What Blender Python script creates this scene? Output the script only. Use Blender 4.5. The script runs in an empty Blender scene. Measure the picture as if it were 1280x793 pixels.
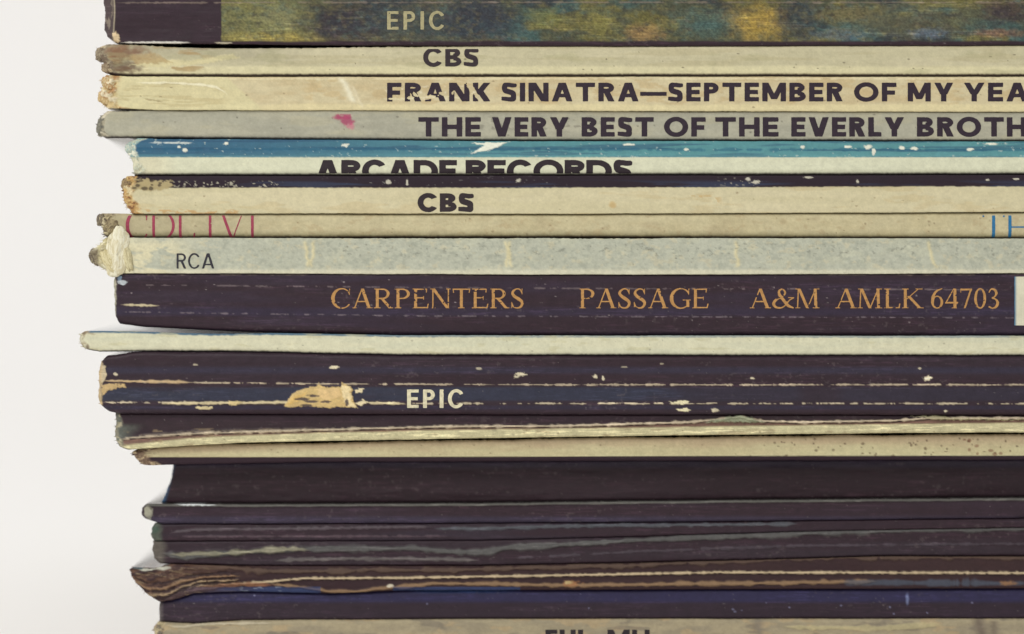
import bpy, math, random
import numpy as np

# ------------------------------------------------------------------ camera, world, lamps, exposure
scene = bpy.context.scene
COL = scene.collection
R = math.radians

cam_d = bpy.data.cameras.new('camera')
cam = bpy.data.objects.new('camera', cam_d)
COL.objects.link(cam)
CAM_DIST = 0.45
cam.location = (0.0, -CAM_DIST, 0.0)
cam.rotation_euler = (R(90), 0, 0)
cam_d.sensor_width = 36.0
cam_d.lens = 36.0 * CAM_DIST / 0.128
cam_d.clip_start = 0.01
cam_d.clip_end = 50.0
cam_d.dof.use_dof = True
cam_d.dof.focus_distance = CAM_DIST - 0.0003
cam_d.dof.aperture_fstop = 4.6
scene.camera = cam

world = bpy.data.worlds.new('World')
scene.world = world
world.use_nodes = True
bg = world.node_tree.nodes['Background']
bg.inputs['Color'].default_value = (1.0, 0.995, 0.98, 1)
bg.inputs['Strength'].default_value = 0.43

def area(name, loc, target, size, power, color):
    l = bpy.data.lights.new(name, 'AREA')
    l.shape = 'RECTANGLE'
    l.size, l.size_y = size
    l.energy = power
    l.color = color
    o = bpy.data.objects.new(name, l)
    COL.objects.link(o)
    o.location = loc
    d = [target[i] - loc[i] for i in range(3)]
    o.rotation_euler = (math.atan2(math.hypot(d[0], d[1]), -d[2]), 0, math.atan2(d[1], d[0]) - math.pi / 2)
    return o

area('window_light', (-0.45, -0.75, 0.62), (0, 0, 0), (0.7, 0.5), 6.5, (1.0, 0.985, 0.95))
area('backdrop_light', (-0.5, 0.35, 1.3), (-0.1, 1.15, 0.1), (1.2, 0.6), 10.3, (0.985, 0.985, 1.0))

scene.view_settings.view_transform = 'Standard'
scene.view_settings.look = 'None'
scene.view_settings.exposure = 0.0
scene.view_settings.gamma = 1.0
scene.view_settings.use_curve_mapping = False
scene.cycles.max_bounces = 6

# ------------------------------------------------------------------ units: 10 photograph units (u) = 1 mm
MM = 0.001
def WX(x): return (x - 640.0) * 0.1 * MM
def WZ(y): return (396.5 - y) * 0.1 * MM
X_END = 3290.0            # a sleeve is 315 mm long
BACK = 0.315

def lin(r, g=None, b=None):
    if g is None: r, g, b = r
    c = np.array([r, g, b], float) / 255.0
    return np.where(c <= 0.04045, c / 12.92, ((c + 0.055) / 1.055) ** 2.4)

# ------------------------------------------------------------------ noise in numpy
_rng = np.random.RandomState(7)
_T = _rng.rand(512, 512)
def vn(x, y, s=0):
    x = np.asarray(x, float) + s * 37.13; y = np.asarray(y, float) + s * 71.71
    xi = np.floor(x).astype(int); yi = np.floor(y).astype(int)
    fx = x - xi; fy = y - yi
    fx = fx * fx * (3 - 2 * fx); fy = fy * fy * (3 - 2 * fy)
    a = _T[xi & 511, yi & 511]; b = _T[(xi + 1) & 511, yi & 511]
    c = _T[xi & 511, (yi + 1) & 511]; d = _T[(xi + 1) & 511, (yi + 1) & 511]
    return (a * (1 - fx) + b * fx) * (1 - fy) + (c * (1 - fx) + d * fx) * fy
def fbm(x, y, s=0, o=4):
    t = 0; a = 0.5; n = 0
    for k in range(o):
        t = t + a * vn(np.asarray(x) * 2 ** k, np.asarray(y) * 2 ** k, s + k * 3); n += a; a *= 0.55
    return t / n
def sst(a, b, x):
    t = np.clip((x - a) / (b - a), 0, 1)
    return t * t * (3 - 2 * t)
def path(pts, x):
    p = np.array(pts, float)
    return np.interp(x, p[:, 0], p[:, 1])

class Skin:
    """collects colour and relief (mm) of a sleeve's spine at the points X, Y"""
    def __init__(s, X, Y, sp):
        s.X = np.asarray(X, float); s.Y = np.asarray(Y, float); s.sp = sp
        s.c = np.zeros(s.X.shape + (3,)); s.h = np.zeros(s.X.shape)
        s.seed = sp['seed']
    def mix(s, col, m):
        col = lin(col); m = np.clip(m, 0, 1)[..., None]
        s.c = s.c * (1 - m) + col * m
    def base(s, col, var=None, sx=120, sy=14, amt=0.6):
        s.c[...] = lin(col)
        if var is not None:
            s.mix(var, amt * sst(0.35, 0.7, fbm(s.X / sx, s.Y / sy, s.seed)))
    def grain(s, amt=0.06, sc=1.4):
        n = vn(s.X / sc, s.Y / sc, s.seed + 50) + vn(s.X / (sc * 3), s.Y / (sc * 2), s.seed + 51) - 1
        s.c = s.c * (1 + amt * n * 2)[..., None]
    def blotch(s, col, sx, sy, thr, soft=0.08, amt=0.7, k=1, h=0.0, win=None):
        n = fbm(s.X / sx, s.Y / sy, s.seed + 10 * k)
        m = sst(thr, thr + soft, n) * amt
        if win is not None:
            x0, x1, y0, y1, f = win
            m = m * sst(x0 - f, x0 + f, s.X) * (1 - sst(x1 - f, x1 + f, s.X)) * sst(y0 - f * .3, y0 + f * .3, s.Y) * (1 - sst(y1 - f * .3, y1 + f * .3, s.Y))
        s.mix(col, m); s.h = s.h + h * m
    def specks(s, col, n, x0, x1, y0, y1, r0=0.8, r1=2.0, amt=0.8, k=1, ax=1.4, h=0.0):
        rg = np.random.RandomState(s.seed * 13 + k)
        for i in range(n):
            s.blob(rg.uniform(x0, x1), rg.uniform(y0, y1), rg.uniform(r0, r1) * ax, rg.uniform(r0, r1), col, 0.5, 0.3, h, amt)
    def blob(s, cx, cy, rx, ry, col, rough=0.5, soft=0.25, h=0.0, amt=1.0, fx=6, fy=4):
        sel = (np.abs(s.X - cx) < rx * 2.2 + 4) & (np.abs(s.Y - cy) < ry * 2.2 + 4)
        if not sel.any(): return
        x = s.X[sel]; y = s.Y[sel]
        d = np.sqrt(((x - cx) / rx) ** 2 + ((y - cy) / ry) ** 2) + (fbm(x / fx, y / fy, int(cx) % 97 + 5) - 0.5) * 2 * rough
        m = (1 - sst(1 - soft, 1 + soft, d)) * amt
        s.c[sel] = s.c[sel] * (1 - m[..., None]) + lin(col) * m[..., None]
        s.h[sel] += h * m
    def poly(s, pts, col, rough=1.0, soft=0.8, h=0.0, amt=1.0):
        """polygon patch with a torn outline"""
        p = np.array(pts, float)
        sel = (s.X > p[:, 0].min() - 4) & (s.X < p[:, 0].max() + 4) & (s.Y > p[:, 1].min() - 4) & (s.Y < p[:, 1].max() + 4)
        if not sel.any(): return
        x = s.X[sel] + (fbm(s.X[sel] / 5, s.Y[sel] / 3, 77) - 0.5) * 5 * rough
        y = s.Y[sel] + (fbm(s.X[sel] / 4, s.Y[sel] / 3, 91) - 0.5) * 5 * rough
        inside = np.zeros(x.shape, bool); dist = np.full(x.shape, 1e9)
        n = len(p)
        for i in range(n):
            ax, ay = p[i]; bx, by = p[(i + 1) % n]
            c = ((ay > y) != (by > y)) & (x < (bx - ax) * (y - ay) / (by - ay + 1e-9) + ax)
            inside ^= c
            t = np.clip(((x - ax) * (bx - ax) + (y - ay) * (by - ay)) / ((bx - ax) ** 2 + (by - ay) ** 2 + 1e-9), 0, 1)
            dist = np.minimum(dist, np.hypot(x - ax - t * (bx - ax), y - ay - t * (by - ay)))
        sd = np.where(inside, -dist, dist)
        m = (1 - sst(-soft, soft, sd)) * amt
        s.c[sel] = s.c[sel] * (1 - m[..., None]) + lin(col) * m[..., None]
        s.h[sel] += h * m
    def line(s, pts, w, col, h=0.0, amt=0.9, brk=0.0, wob=0.8, bs=14, k=1, x0=-1e9, x1=1e9, soft=1.0, wv=0.4):
        """worn line running along the sleeve"""
        yc = path(pts, s.X) + (fbm(s.X / 30, s.X * 0, s.seed + 20 * k) - 0.5) * 2 * wob + (vn(s.X / 3, s.X * 0, s.seed + 21 * k) - .5) * wob * .6
        ww = w * (1 - wv + 2 * wv * vn(s.X / 7, s.X * 0 + 3, s.seed + 22 * k)) * (.55 + .9 * vn(s.X / (2.2 * max(1, w * w * .8)), s.Y / (2.2 * max(1, w)), s.seed + 24 * k))
        p = np.array(pts, float); xa = max(x0, p[0, 0]); xb = min(x1, p[-1, 0]); fd = min(16.0, (xb - xa) * .25)
        br = sst(xa - 1, xa + fd, s.X) * (1 - sst(xb - fd, xb + 1, s.X))
        if brk > 0:
            n = fbm(s.X / bs, s.X * 0 + 9, s.seed + 23 * k, 4)
            br = br * sst(brk - 0.06, brk + 0.12, n)
        d = np.abs(s.Y - yc) / (ww * (.25 + .75 * br) + 1e-6)
        m = (1 - sst(0.5, 0.5 + soft, d)) * amt * np.sqrt(br)
        s.mix(col, m); s.h = s.h + h * m
    def vcrease(s, x, w, y0, y1, col, h=0.03, amt=0.6, lean=0.0, k=1):
        xc = x + lean * (s.Y - y0) + (fbm(s.Y / 8, s.Y * 0, s.seed + 31 * k) - 0.5) * 6
        m = np.exp(-((s.X - xc) / w) ** 2) * sst(y0 - 3, y0 + 3, s.Y) * (1 - sst(y1 - 3, y1 + 3, s.Y)) * amt
        s.mix(col, m); s.h = s.h + h * m
    def worn_end(s, w, cols, amp=0.35, amt=0.95, sc=5.0):
        """frayed left end: torn board layers showing brown, tan and white"""
        x0 = left_edge(s.sp, s.Y)
        t = s.X - x0
        lim = w * (0.45 + 1.1 * fbm(s.X / 25, s.Y / 7, s.seed + 40))
        m = 1 - sst(lim * 0.6, lim, t)
        n1 = fbm(s.X / sc, s.Y / (sc * .6), s.seed + 41); n2 = fbm(s.X / (sc * 1.6), s.Y / sc, s.seed + 42)
        s.mix(cols[0], m * amt)
        s.mix(cols[1], m * sst(0.47, 0.56, n1) * amt)
        s.mix(cols[2], m * sst(0.55, 0.65, n2) * amt)
        if len(cols) > 3: s.mix(cols[3], m * sst(0.60, 0.66, n1) * amt)
        s.h = s.h + m * amp * (n1 - 0.5) * 2 + m * amp * 0.6 * (n2 - .5)

def left_edge(sp, y):
    e = path(sp['left'], y)
    rag = sp.get('rag', 2.0)
    return e + (fbm(np.asarray(y) / 6.0, np.asarray(y) * 0 + 1.5, sp['seed'] + 2) - 0.5) * 2 * rag + (vn(np.asarray(y) / 1.5, np.asarray(y) * 0, sp['seed'] + 3) - .5) * rag * .5
def top_edge(sp, x):
    raw = raw_top(sp, x)
    if sp.get('above') is None: return raw
    b = bot_edge(sp['above'], x)
    gap = raw - b
    return b + 0.2 + np.maximum(gap, 0) * sst(2.0, 4.5, gap)      # sleeves press on each other except where they part visibly
def raw_top(sp, x):
    return path(sp['top'], x) + (fbm(np.asarray(x) / 60.0, np.asarray(x) * 0 + 4.5, sp['seed'] + 5) - 0.5) * sp.get('wav', 1.0) + (vn(np.asarray(x) / 3, np.asarray(x) * 0, sp['seed'] + 9) - .5) * 0.35
def bot_edge(sp, x):
    return path(sp['bot'], x) + (fbm(np.asarray(x) / 60.0, np.asarray(x) * 0 + 7.5, sp['seed'] + 7) - 0.5) * sp.get('wav', 1.0) + (vn(np.asarray(x) / 3, np.asarray(x) * 0, sp['seed'] + 11) - .5) * 0.35

def surface(sp, X, Y):
    """height toward the camera (mm) and colour of the spine at (X, Y)"""
    sk = Skin(X, Y, sp)
    sp['paint'](sk)
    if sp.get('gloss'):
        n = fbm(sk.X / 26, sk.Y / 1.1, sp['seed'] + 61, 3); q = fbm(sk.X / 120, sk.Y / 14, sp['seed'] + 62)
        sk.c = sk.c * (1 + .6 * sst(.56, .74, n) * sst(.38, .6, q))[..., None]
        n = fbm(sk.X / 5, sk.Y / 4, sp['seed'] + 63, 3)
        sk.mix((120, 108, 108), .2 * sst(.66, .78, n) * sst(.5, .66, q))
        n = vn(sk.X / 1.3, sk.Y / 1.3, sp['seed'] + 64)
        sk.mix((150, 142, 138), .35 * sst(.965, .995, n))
        sk.h = sk.h + .05 * (fbm(sk.X / 40, sk.Y / 6, sp['seed'] + 65) - .5)
    if 'rim' in sp:                       # shade of the gap beneath, painted along the lower fold
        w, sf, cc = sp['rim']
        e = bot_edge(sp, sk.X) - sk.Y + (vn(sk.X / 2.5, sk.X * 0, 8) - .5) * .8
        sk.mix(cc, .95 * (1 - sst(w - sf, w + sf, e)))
    X = sk.X; Y = sk.Y
    yt = top_edge(sp, X); yb = bot_edge(sp, X); xl = left_edge(sp, Y)
    r = sp.get('r', 5.0); rb = sp.get('rb', r); rl = sp.get('rl', 8.0)
    def drop(d, rr):
        q = np.clip(1 - d / rr, 0, 1)
        return rr * (1 - np.sqrt(np.maximum(0, 1 - q * q)))
    h = sp.get('d', 0.0) - 0.1 * (np.minimum(drop(Y - yt, r), r) + drop(yb - Y, rb)) - 0.1 * drop(X - xl, rl)
    h = h + (fbm(X / 150, Y / 30, sp['seed'] + 13) - 0.5) * sp.get('lump', 0.25) + (fbm(X / 14, Y / 8, sp['seed'] + 14) - .5) * sp.get('fine', 0.06)
    for k in sp.get('facets', []):          # long fold lines: slope of the surface changes there
        yk, slope = k
        h = h + slope * 0.1 * np.clip(Y - yk, 0, None)
    return h + sk.h, sk.c

# ------------------------------------------------------------------ materials
def nt(m):
    m.use_nodes = True
    return m.node_tree, m.node_tree.nodes, m.node_tree.links, m.node_tree.nodes['Principled BSDF']
def set_spec(b, v):
    b.inputs['Specular IOR Level'].default_value = v

def card_material(name, rough, spec, bump, grain=0.10):
    """printed card: colour attribute broken up by object-space noise, with fibre relief"""
    m = bpy.data.materials.new(name)
    t, N, L, b = nt(m)
    at = N.new('ShaderNodeAttribute'); at.attribute_name = 'tint'
    tc = N.new('ShaderNodeTexCoord')
    mp = N.new('ShaderNodeMapping'); mp.inputs['Scale'].default_value = (1, 1, 1)
    L.new(tc.outputs['Object'], mp.inputs['Vector'])
    n1 = N.new('ShaderNodeTexNoise'); n1.inputs['Scale'].default_value = 5200; n1.inputs['Detail'].default_value = 4; n1.inputs['Roughness'].default_value = 0.7
    n2 = N.new('ShaderNodeTexNoise'); n2.inputs['Scale'].default_value = 700; n2.inputs['Detail'].default_value = 5
    L.new(mp.outputs[0], n1.inputs['Vector']); L.new(mp.outputs[0], n2.inputs['Vector'])
    ad = N.new('ShaderNodeMath'); ad.operation = 'ADD'
    L.new(n1.outputs['Fac'], ad.inputs[0]); L.new(n2.outputs['Fac'], ad.inputs[1])
    mr = N.new('ShaderNodeMapRange'); mr.inputs['From Min'].default_value = 0.6; mr.inputs['From Max'].default_value = 1.4
    mr.inputs['To Min'].default_value = 1 - grain * 1.4; mr.inputs['To Max'].default_value = 1 + grain * 1.4
    L.new(ad.outputs[0], mr.inputs['Value'])
    vm = N.new('ShaderNodeVectorMath'); vm.operation = 'SCALE'
    L.new(at.outputs['Color'], vm.inputs[0]); L.new(mr.outputs[0], vm.inputs['Scale'])
    L.new(vm.outputs[0], b.inputs['Base Color'])
    rr = N.new('ShaderNodeMapRange'); rr.inputs['To Min'].default_value = rough - 0.12; rr.inputs['To Max'].default_value = rough + 0.12
    L.new(n2.outputs['Fac'], rr.inputs['Value']); L.new(rr.outputs[0], b.inputs['Roughness'])
    bp = N.new('ShaderNodeBump'); bp.inputs['Strength'].default_value = bump; bp.inputs['Distance'].default_value = 0.00006
    L.new(ad.outputs[0], bp.inputs['Height']); L.new(bp.outputs[0], b.inputs['Normal'])
    set_spec(b, spec)
    return m

def flat_material(name, col, rough=0.6, spec=0.3, var=0.12, scale=900):
    m = bpy.data.materials.new(name)
    t, N, L, b = nt(m)
    tc = N.new('ShaderNodeTexCoord')
    n = N.new('ShaderNodeTexNoise'); n.inputs['Scale'].default_value = scale; n.inputs['Detail'].default_value = 5
    L.new(tc.outputs['Object'], n.inputs['Vector'])
    cr = N.new('ShaderNodeValToRGB')
    c = lin(col)
    cr.color_ramp.elements[0].position = 0.3; cr.color_ramp.elements[1].position = 0.7
    cr.color_ramp.elements[0].color = tuple(c * (1 - var)) + (1,)
    cr.color_ramp.elements[1].color = tuple(np.minimum(1, c * (1 + var))) + (1,)
    L.new(n.outputs['Fac'], cr.inputs[0]); L.new(cr.outputs[0], b.inputs['Base Color'])
    b.inputs['Roughness'].default_value = rough
    bp = N.new('ShaderNodeBump'); bp.inputs['Strength'].default_value = 0.2; bp.inputs['Distance'].default_value = 0.00005
    L.new(n.outputs['Fac'], bp.inputs['Height']); L.new(bp.outputs[0], b.inputs['Normal'])
    set_spec(b, spec)
    return m

M_PAPER = card_material('worn_paper_card', 0.62, 0.25, 0.35, 0.07)
M_GLOSS = card_material('laminated_card', 0.50, 0.30, 0.25, 0.16)
M_COVER = card_material('varnished_cover', 0.24, 0.6, 0.05, 0.05)
M_BOARD = flat_material('grey_board', (150, 145, 128), 0.8, 0.2)
M_INK = {}
def ink(col):
    if col not in M_INK:
        M_INK[col] = flat_material('printed_ink', col, 0.55, 0.3, 0.18, 2500)
    return M_INK[col]

# ------------------------------------------------------------------ objects
def make_mesh(name, V, F, mat, parent, origin, tint=None, smooth=False):
    me = bpy.data.meshes.new(name)
    V = np.asarray(V, float) - np.asarray(origin)
    if isinstance(F, np.ndarray):
        n, k = F.shape
        me.vertices.add(len(V)); me.vertices.foreach_set('co', V.ravel().astype(np.float32))
        me.loops.add(n * k); me.loops.foreach_set('vertex_index', F.ravel().astype(np.int32))
        me.polygons.add(n); me.polygons.foreach_set('loop_start', np.arange(0, n * k, k, dtype=np.int32))
        me.polygons.foreach_set('loop_total', np.full(n, k, dtype=np.int32))
        me.update(calc_edges=True)
    else:
        me.from_pydata(V.tolist(), [], F)
    if tint is not None:
        a = me.color_attributes.new('tint', 'FLOAT_COLOR', 'POINT')
        c = np.ones((len(V), 4), np.float32); c[:, :3] = np.clip(tint, 0.001, 0.95)
        a.data.foreach_set('color', c.ravel())
    if smooth:
        me.polygons.foreach_set('use_smooth', np.ones(len(me.polygons), bool))
    me.materials.append(mat)
    o = bpy.data.objects.new(name, me)
    COL.objects.link(o)
    if parent is not None: o.parent = parent
    return o

def grid_faces(nr, nc, flip=False):
    i = np.arange(nr * nc).reshape(nr, nc)
    f = np.stack([i[:-1, :-1], i[1:, :-1], i[1:, 1:], i[:-1, 1:]], -1).reshape(-1, 4)
    return f[:, ::-1] if flip else f

def t_grid(x0):
    n_end = 1290 - x0
    a = np.arange(0, 24, 0.6); b = np.arange(24, n_end, 1.15)
    c = np.geomspace(1.5, X_END - 1290 - 10, 90)
    return np.concatenate([a, b, n_end + c])

def build_sleeve(sp):
    xl = min(p[1] for p in sp['left'])
    y_bot = max(path(sp['bot'], x) for x in (300, 700, 1200))
    origin = (WX(xl), -sp.get('d', 0) * MM, WZ(y_bot))
    root = bpy.data.objects.new('record_sleeve', None)
    COL.objects.link(root)
    root.location = origin
    root.empty_display_size = 0.01
    root['label'] = sp['label']; root['category'] = 'record sleeve'; root['group'] = 'record sleeves lying in the stack'
    hgt = path(sp['bot'], 700) - path(sp['top'], 700)
    ne = 7
    k = max(6, int(hgt / 0.95))
    v = np.linspace(0, 1, k)
    e = (np.linspace(0, 1, ne + 1)[1:-1] ** 2) * (v[1] - v[0]) * 1.0
    v = np.unique(np.concatenate([v, e, 1 - e, [0.0015, 0.9985]]))
    T = t_grid(xl)
    nr, nc = len(v), len(T)
    # rows follow top and bottom edges; the left edge follows its own ragged line
    X0 = np.tile(T[None, :], (nr, 1)) + xl
    Yc = top_edge(sp, X0) * (1 - v[:, None]) + bot_edge(sp, X0) * v[:, None]
    f = np.exp(-T / 60.0)[None, :]
    X = X0 + (left_edge(sp, Yc[:, :1]) - xl) * f
    for _ in range(2):
        Y = top_edge(sp, X) * (1 - v[:, None]) + bot_edge(sp, X) * v[:, None]
        X = X0 + (left_edge(sp, Y[:, :1]) - xl) * f
    H, C = surface(sp, X, Y)
    V = np.stack([WX(X), -H * MM, WZ(Y)], -1)
    mat = M_GLOSS if sp.get('gloss') else M_PAPER
    make_mesh('spine', V.reshape(-1, 3), grid_faces(nr, nc), mat, root, origin, C.reshape(-1, 3), True)
    # covers and closed ends run straight back from the spine's rim
    def strip(name, rim, cols, flip):
        ys = [0.0, 0.02, 0.12, 0.35, 1.0]
        rows = []; cc = []
        for q in ys:
            r = rim.copy(); r[:, 1] = rim[:, 1] * (1 - q) + BACK * q
            rows.append(r); cc.append(cols)
        P = np.array(rows); Cc = np.array(cc)
        make_mesh(name, P.reshape(-1, 3), grid_faces(len(ys), P.shape[1], flip), M_COVER if name == 'cover' else mat, root, origin, Cc.reshape(-1, 3), False)
    cover_c = lin(sp['cover'])
    def cov(c):
        out = np.tile(cover_c, (len(c), 1)); return 0.45 * c + 0.55 * out
    strip('cover', V[0], cov(C[0]), False)
    strip('cover', V[-1], cov(C[-1]), True)
    strip('closed_edge', V[:, 0], C[:, 0], True)
    strip('closed_edge', V[:, -1], C[:, -1], False)
    # rear edge
    a = V[:, 0].copy(); a[:, 1] = BACK; b2 = V[:, -1].copy(); b2[:, 1] = BACK
    P = np.array([a, b2])
    make_mesh('opening_edge', P.reshape(-1, 3), grid_faces(2, nr, True), M_BOARD, root, origin)
    sp['root'] = root; sp['origin'] = origin; sp['mat'] = mat
    return root

# ------------------------------------------------------------------ lettering: implicit glyphs cut out with marching squares
def seg(x, y, x0, y0, x1, y1, w):
    dx, dy = x1 - x0, y1 - y0; L = math.hypot(dx, dy); ux, uy = dx / L, dy / L
    u = (x - x0) * ux + (y - y0) * uy; n = (x - x0) * uy - (y - y0) * ux
    return np.maximum(np.abs(n) - w / 2, np.abs(u - L / 2) - L / 2)
def box(x, y, x0, x1, y0, y1):
    return np.maximum(np.maximum(x0 - x, x - x1), np.maximum(y0 - y, y - y1))
def dg(x, y, xa, xb, t, ya=0.0, yb=1.0):
    sl = (xb - xa) / (yb - ya); xc = xa + sl * (y - ya)
    d = (np.abs(x - xc) - t / 2) / math.sqrt(1 + sl * sl)
    return np.maximum(d, np.maximum(ya - y, y - yb))
def ell(x, y, cx, cy, rx, ry):
    return (np.sqrt(((x - cx) / rx) ** 2 + ((y - cy) / ry) ** 2) - 1) * min(rx, ry)
def ring(x, y, cx, cy, rx, ry, wx, wy):
    return np.maximum(ell(x, y, cx, cy, rx, ry), -ell(x, y, cx, cy, max(rx - wx, .01), max(ry - wy, .01)))
def brush(x, y, pts, ws, n=14):
    P = np.array(pts, float); Wd = np.array(ws, float)
    P2 = np.vstack([2 * P[0] - P[1], P, 2 * P[-1] - P[-2]]); W2 = np.concatenate([[Wd[0]], Wd, [Wd[-1]]])
    d = np.full(np.broadcast(x, y).shape, 9.0)
    for i in range(1, len(P2) - 2):
        for t in np.linspace(0, 1, n, endpoint=(i == len(P2) - 3)):
            def cr(a, b, c, e): return 0.5 * (2 * b + (c - a) * t + (2 * a - 5 * b + 4 * c - e) * t * t + (3 * b - a - 3 * c + e) * t ** 3)
            px = cr(P2[i - 1, 0], P2[i, 0], P2[i + 1, 0], P2[i + 2, 0]); py = cr(P2[i - 1, 1], P2[i, 1], P2[i + 1, 1], P2[i + 2, 1])
            w = W2[i] * (1 - t) + W2[i + 1] * t
            d = np.minimum(d, np.hypot(x - px, y - py) - w / 2)
    return d
U = np.minimum
def uni(*a):
    r = a[0]
    for b in a[1:]: r = np.minimum(r, b)
    return r

def sans(ch, x, y, W, w):
    v = w * 0.80                        # horizontal strokes are thinner
    hw = w / 2
    if ch == 'I': return box(x, y, 0, W, 0, 1)
    if ch == 'H': return uni(box(x, y, 0, w, 0, 1), box(x, y, W - w, W, 0, 1), box(x, y, 0, W, .5 - v / 2, .5 + v / 2))
    if ch == 'E': return uni(box(x, y, 0, w, 0, 1), box(x, y, 0, W, 0, v), box(x, y, 0, W, 1 - v, 1), box(x, y, 0, W * .93, .5 - v / 2, .5 + v / 2))
    if ch == 'F': return uni(box(x, y, 0, w, 0, 1), box(x, y, 0, W, 1 - v, 1), box(x, y, 0, W * .9, .47 - v / 2, .47 + v / 2))
    if ch == 'L': return uni(box(x, y, 0, w, 0, 1), box(x, y, 0, W, 0, v))
    if ch == 'T': return uni(box(x, y, W / 2 - hw, W / 2 + hw, 0, 1), box(x, y, 0, W, 1 - v, 1))
    if ch == 'A':
        t = w * 1.12
        return uni(dg(x, y, t / 2, W / 2 - w * .12, t), dg(x, y, W - t / 2, W / 2 + w * .12, t), np.maximum(box(x, y, 0, W, .22, .22 + v * .85), np.abs(x - W / 2) - W * .36))
    if ch == 'V':
        t = w * 1.12
        return uni(dg(x, y, W / 2 - w * .1, t / 2, t), dg(x, y, W / 2 + w * .1, W - t / 2, t))
    if ch == 'N': return uni(box(x, y, 0, w, 0, 1), box(x, y, W - w, W, 0, 1), dg(x, y, W - w * .75, w * .75, w * 1.3))
    if ch == 'M': return uni(box(x, y, 0, w, 0, 1), box(x, y, W - w, W, 0, 1), dg(x, y, W / 2, w * .62, w * 1.1, .12, 1), dg(x, y, W / 2, W - w * .62, w * 1.1, .12, 1))
    if ch == 'K': return uni(box(x, y, 0, w, 0, 1), dg(x, y, w * .8, W - w * .65, w * 1.25, .36, 1), dg(x, y, W - w * .62, w * 1.2, w * 1.3, 0, .62))
    if ch == 'Y': return uni(box(x, y, W / 2 - hw, W / 2 + hw, 0, .48), dg(x, y, W / 2 - .02, w * .6, w * 1.15, .38, 1), dg(x, y, W / 2 + .02, W - w * .6, w * 1.15, .38, 1))
    if ch == 'O': return ring(x, y, W / 2, .5, W / 2, .52, w, v)
    if ch == 'D':
        cx = W * .45
        return uni(box(x, y, 0, w, 0, 1), np.maximum(ring(x, y, cx, .5, W - cx, .5, w, v), cx - x), box(x, y, 0, cx + .01, 0, v), box(x, y, 0, cx + .01, 1 - v, 1))
    if ch in 'PR':
        yc = .71; ry = .29; cx = W * .5
        if ch == 'R': yc = .73; ry = .27
        g = uni(box(x, y, 0, w, 0, 1), np.maximum(ring(x, y, cx, yc, W * .97 - cx, ry, w, v), cx - x), box(x, y, 0, cx + .01, 1 - v, 1), box(x, y, 0, cx + .01, yc - ry, yc - ry + v))
        if ch == 'R': g = uni(g, dg(x, y, W - w * .6, W * .52, w * 1.2, 0, .50))
        return g
    if ch == 'B':
        c1 = W * .5; r1 = W * .93 - c1; r2 = W - c1
        return uni(box(x, y, 0, w, 0, 1), np.maximum(ring(x, y, c1, .745, r1, .255, w, v), c1 - x), np.maximum(ring(x, y, c1, .275, r2, .275, w, v), c1 - x),
                   box(x, y, 0, c1 + .01, 1 - v, 1), box(x, y, 0, c1 + .01, .51 - v / 2, .51 + v / 2), box(x, y, 0, c1 + .01, 0, v))
    if ch == 'C':
        g = ring(x, y, W * .52, .5, W * .52, .52, w, v)
        return np.maximum(g, -np.maximum(W * .60 - x, np.abs(y - .5) - .25 * (0.6 + 0.6 * (x - W * .6) / (W * .4))))
    if ch == 'U': return uni(box(x, y, 0, w, .35, 1), box(x, y, W - w, W, .35, 1), np.maximum(ring(x, y, W / 2, .37, W / 2, .38, w, v), y - .37))
    if ch == 'S':
        a = v / 2
        return np.maximum(brush(x, y, [(W * .90, .86), (W * .70, .975 - a), (W * .46, 1.0 - a), (W * .24, .92 - a * .5), (w * .56, .73), (W * .26, .585), (W * .5, .515), (W * .76, .43), (W - w * .56, .27), (W * .78, .08 + a * .5), (W * .52, a), (W * .28, .02 + a), (W * .06, .15)],
                     [v * .9, v, v, w * .95, w, w, w, w, w, w * .95, v, v, v * .9]), np.maximum(-x - .01, x - W - .01))
    if ch == '-': return box(x, y, 0, W, .30, .30 + v * .9)
    if ch == '.': return box(x, y, 0, W, 0, w)
    return box(x, y, 0, W, 0, 1)

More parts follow.
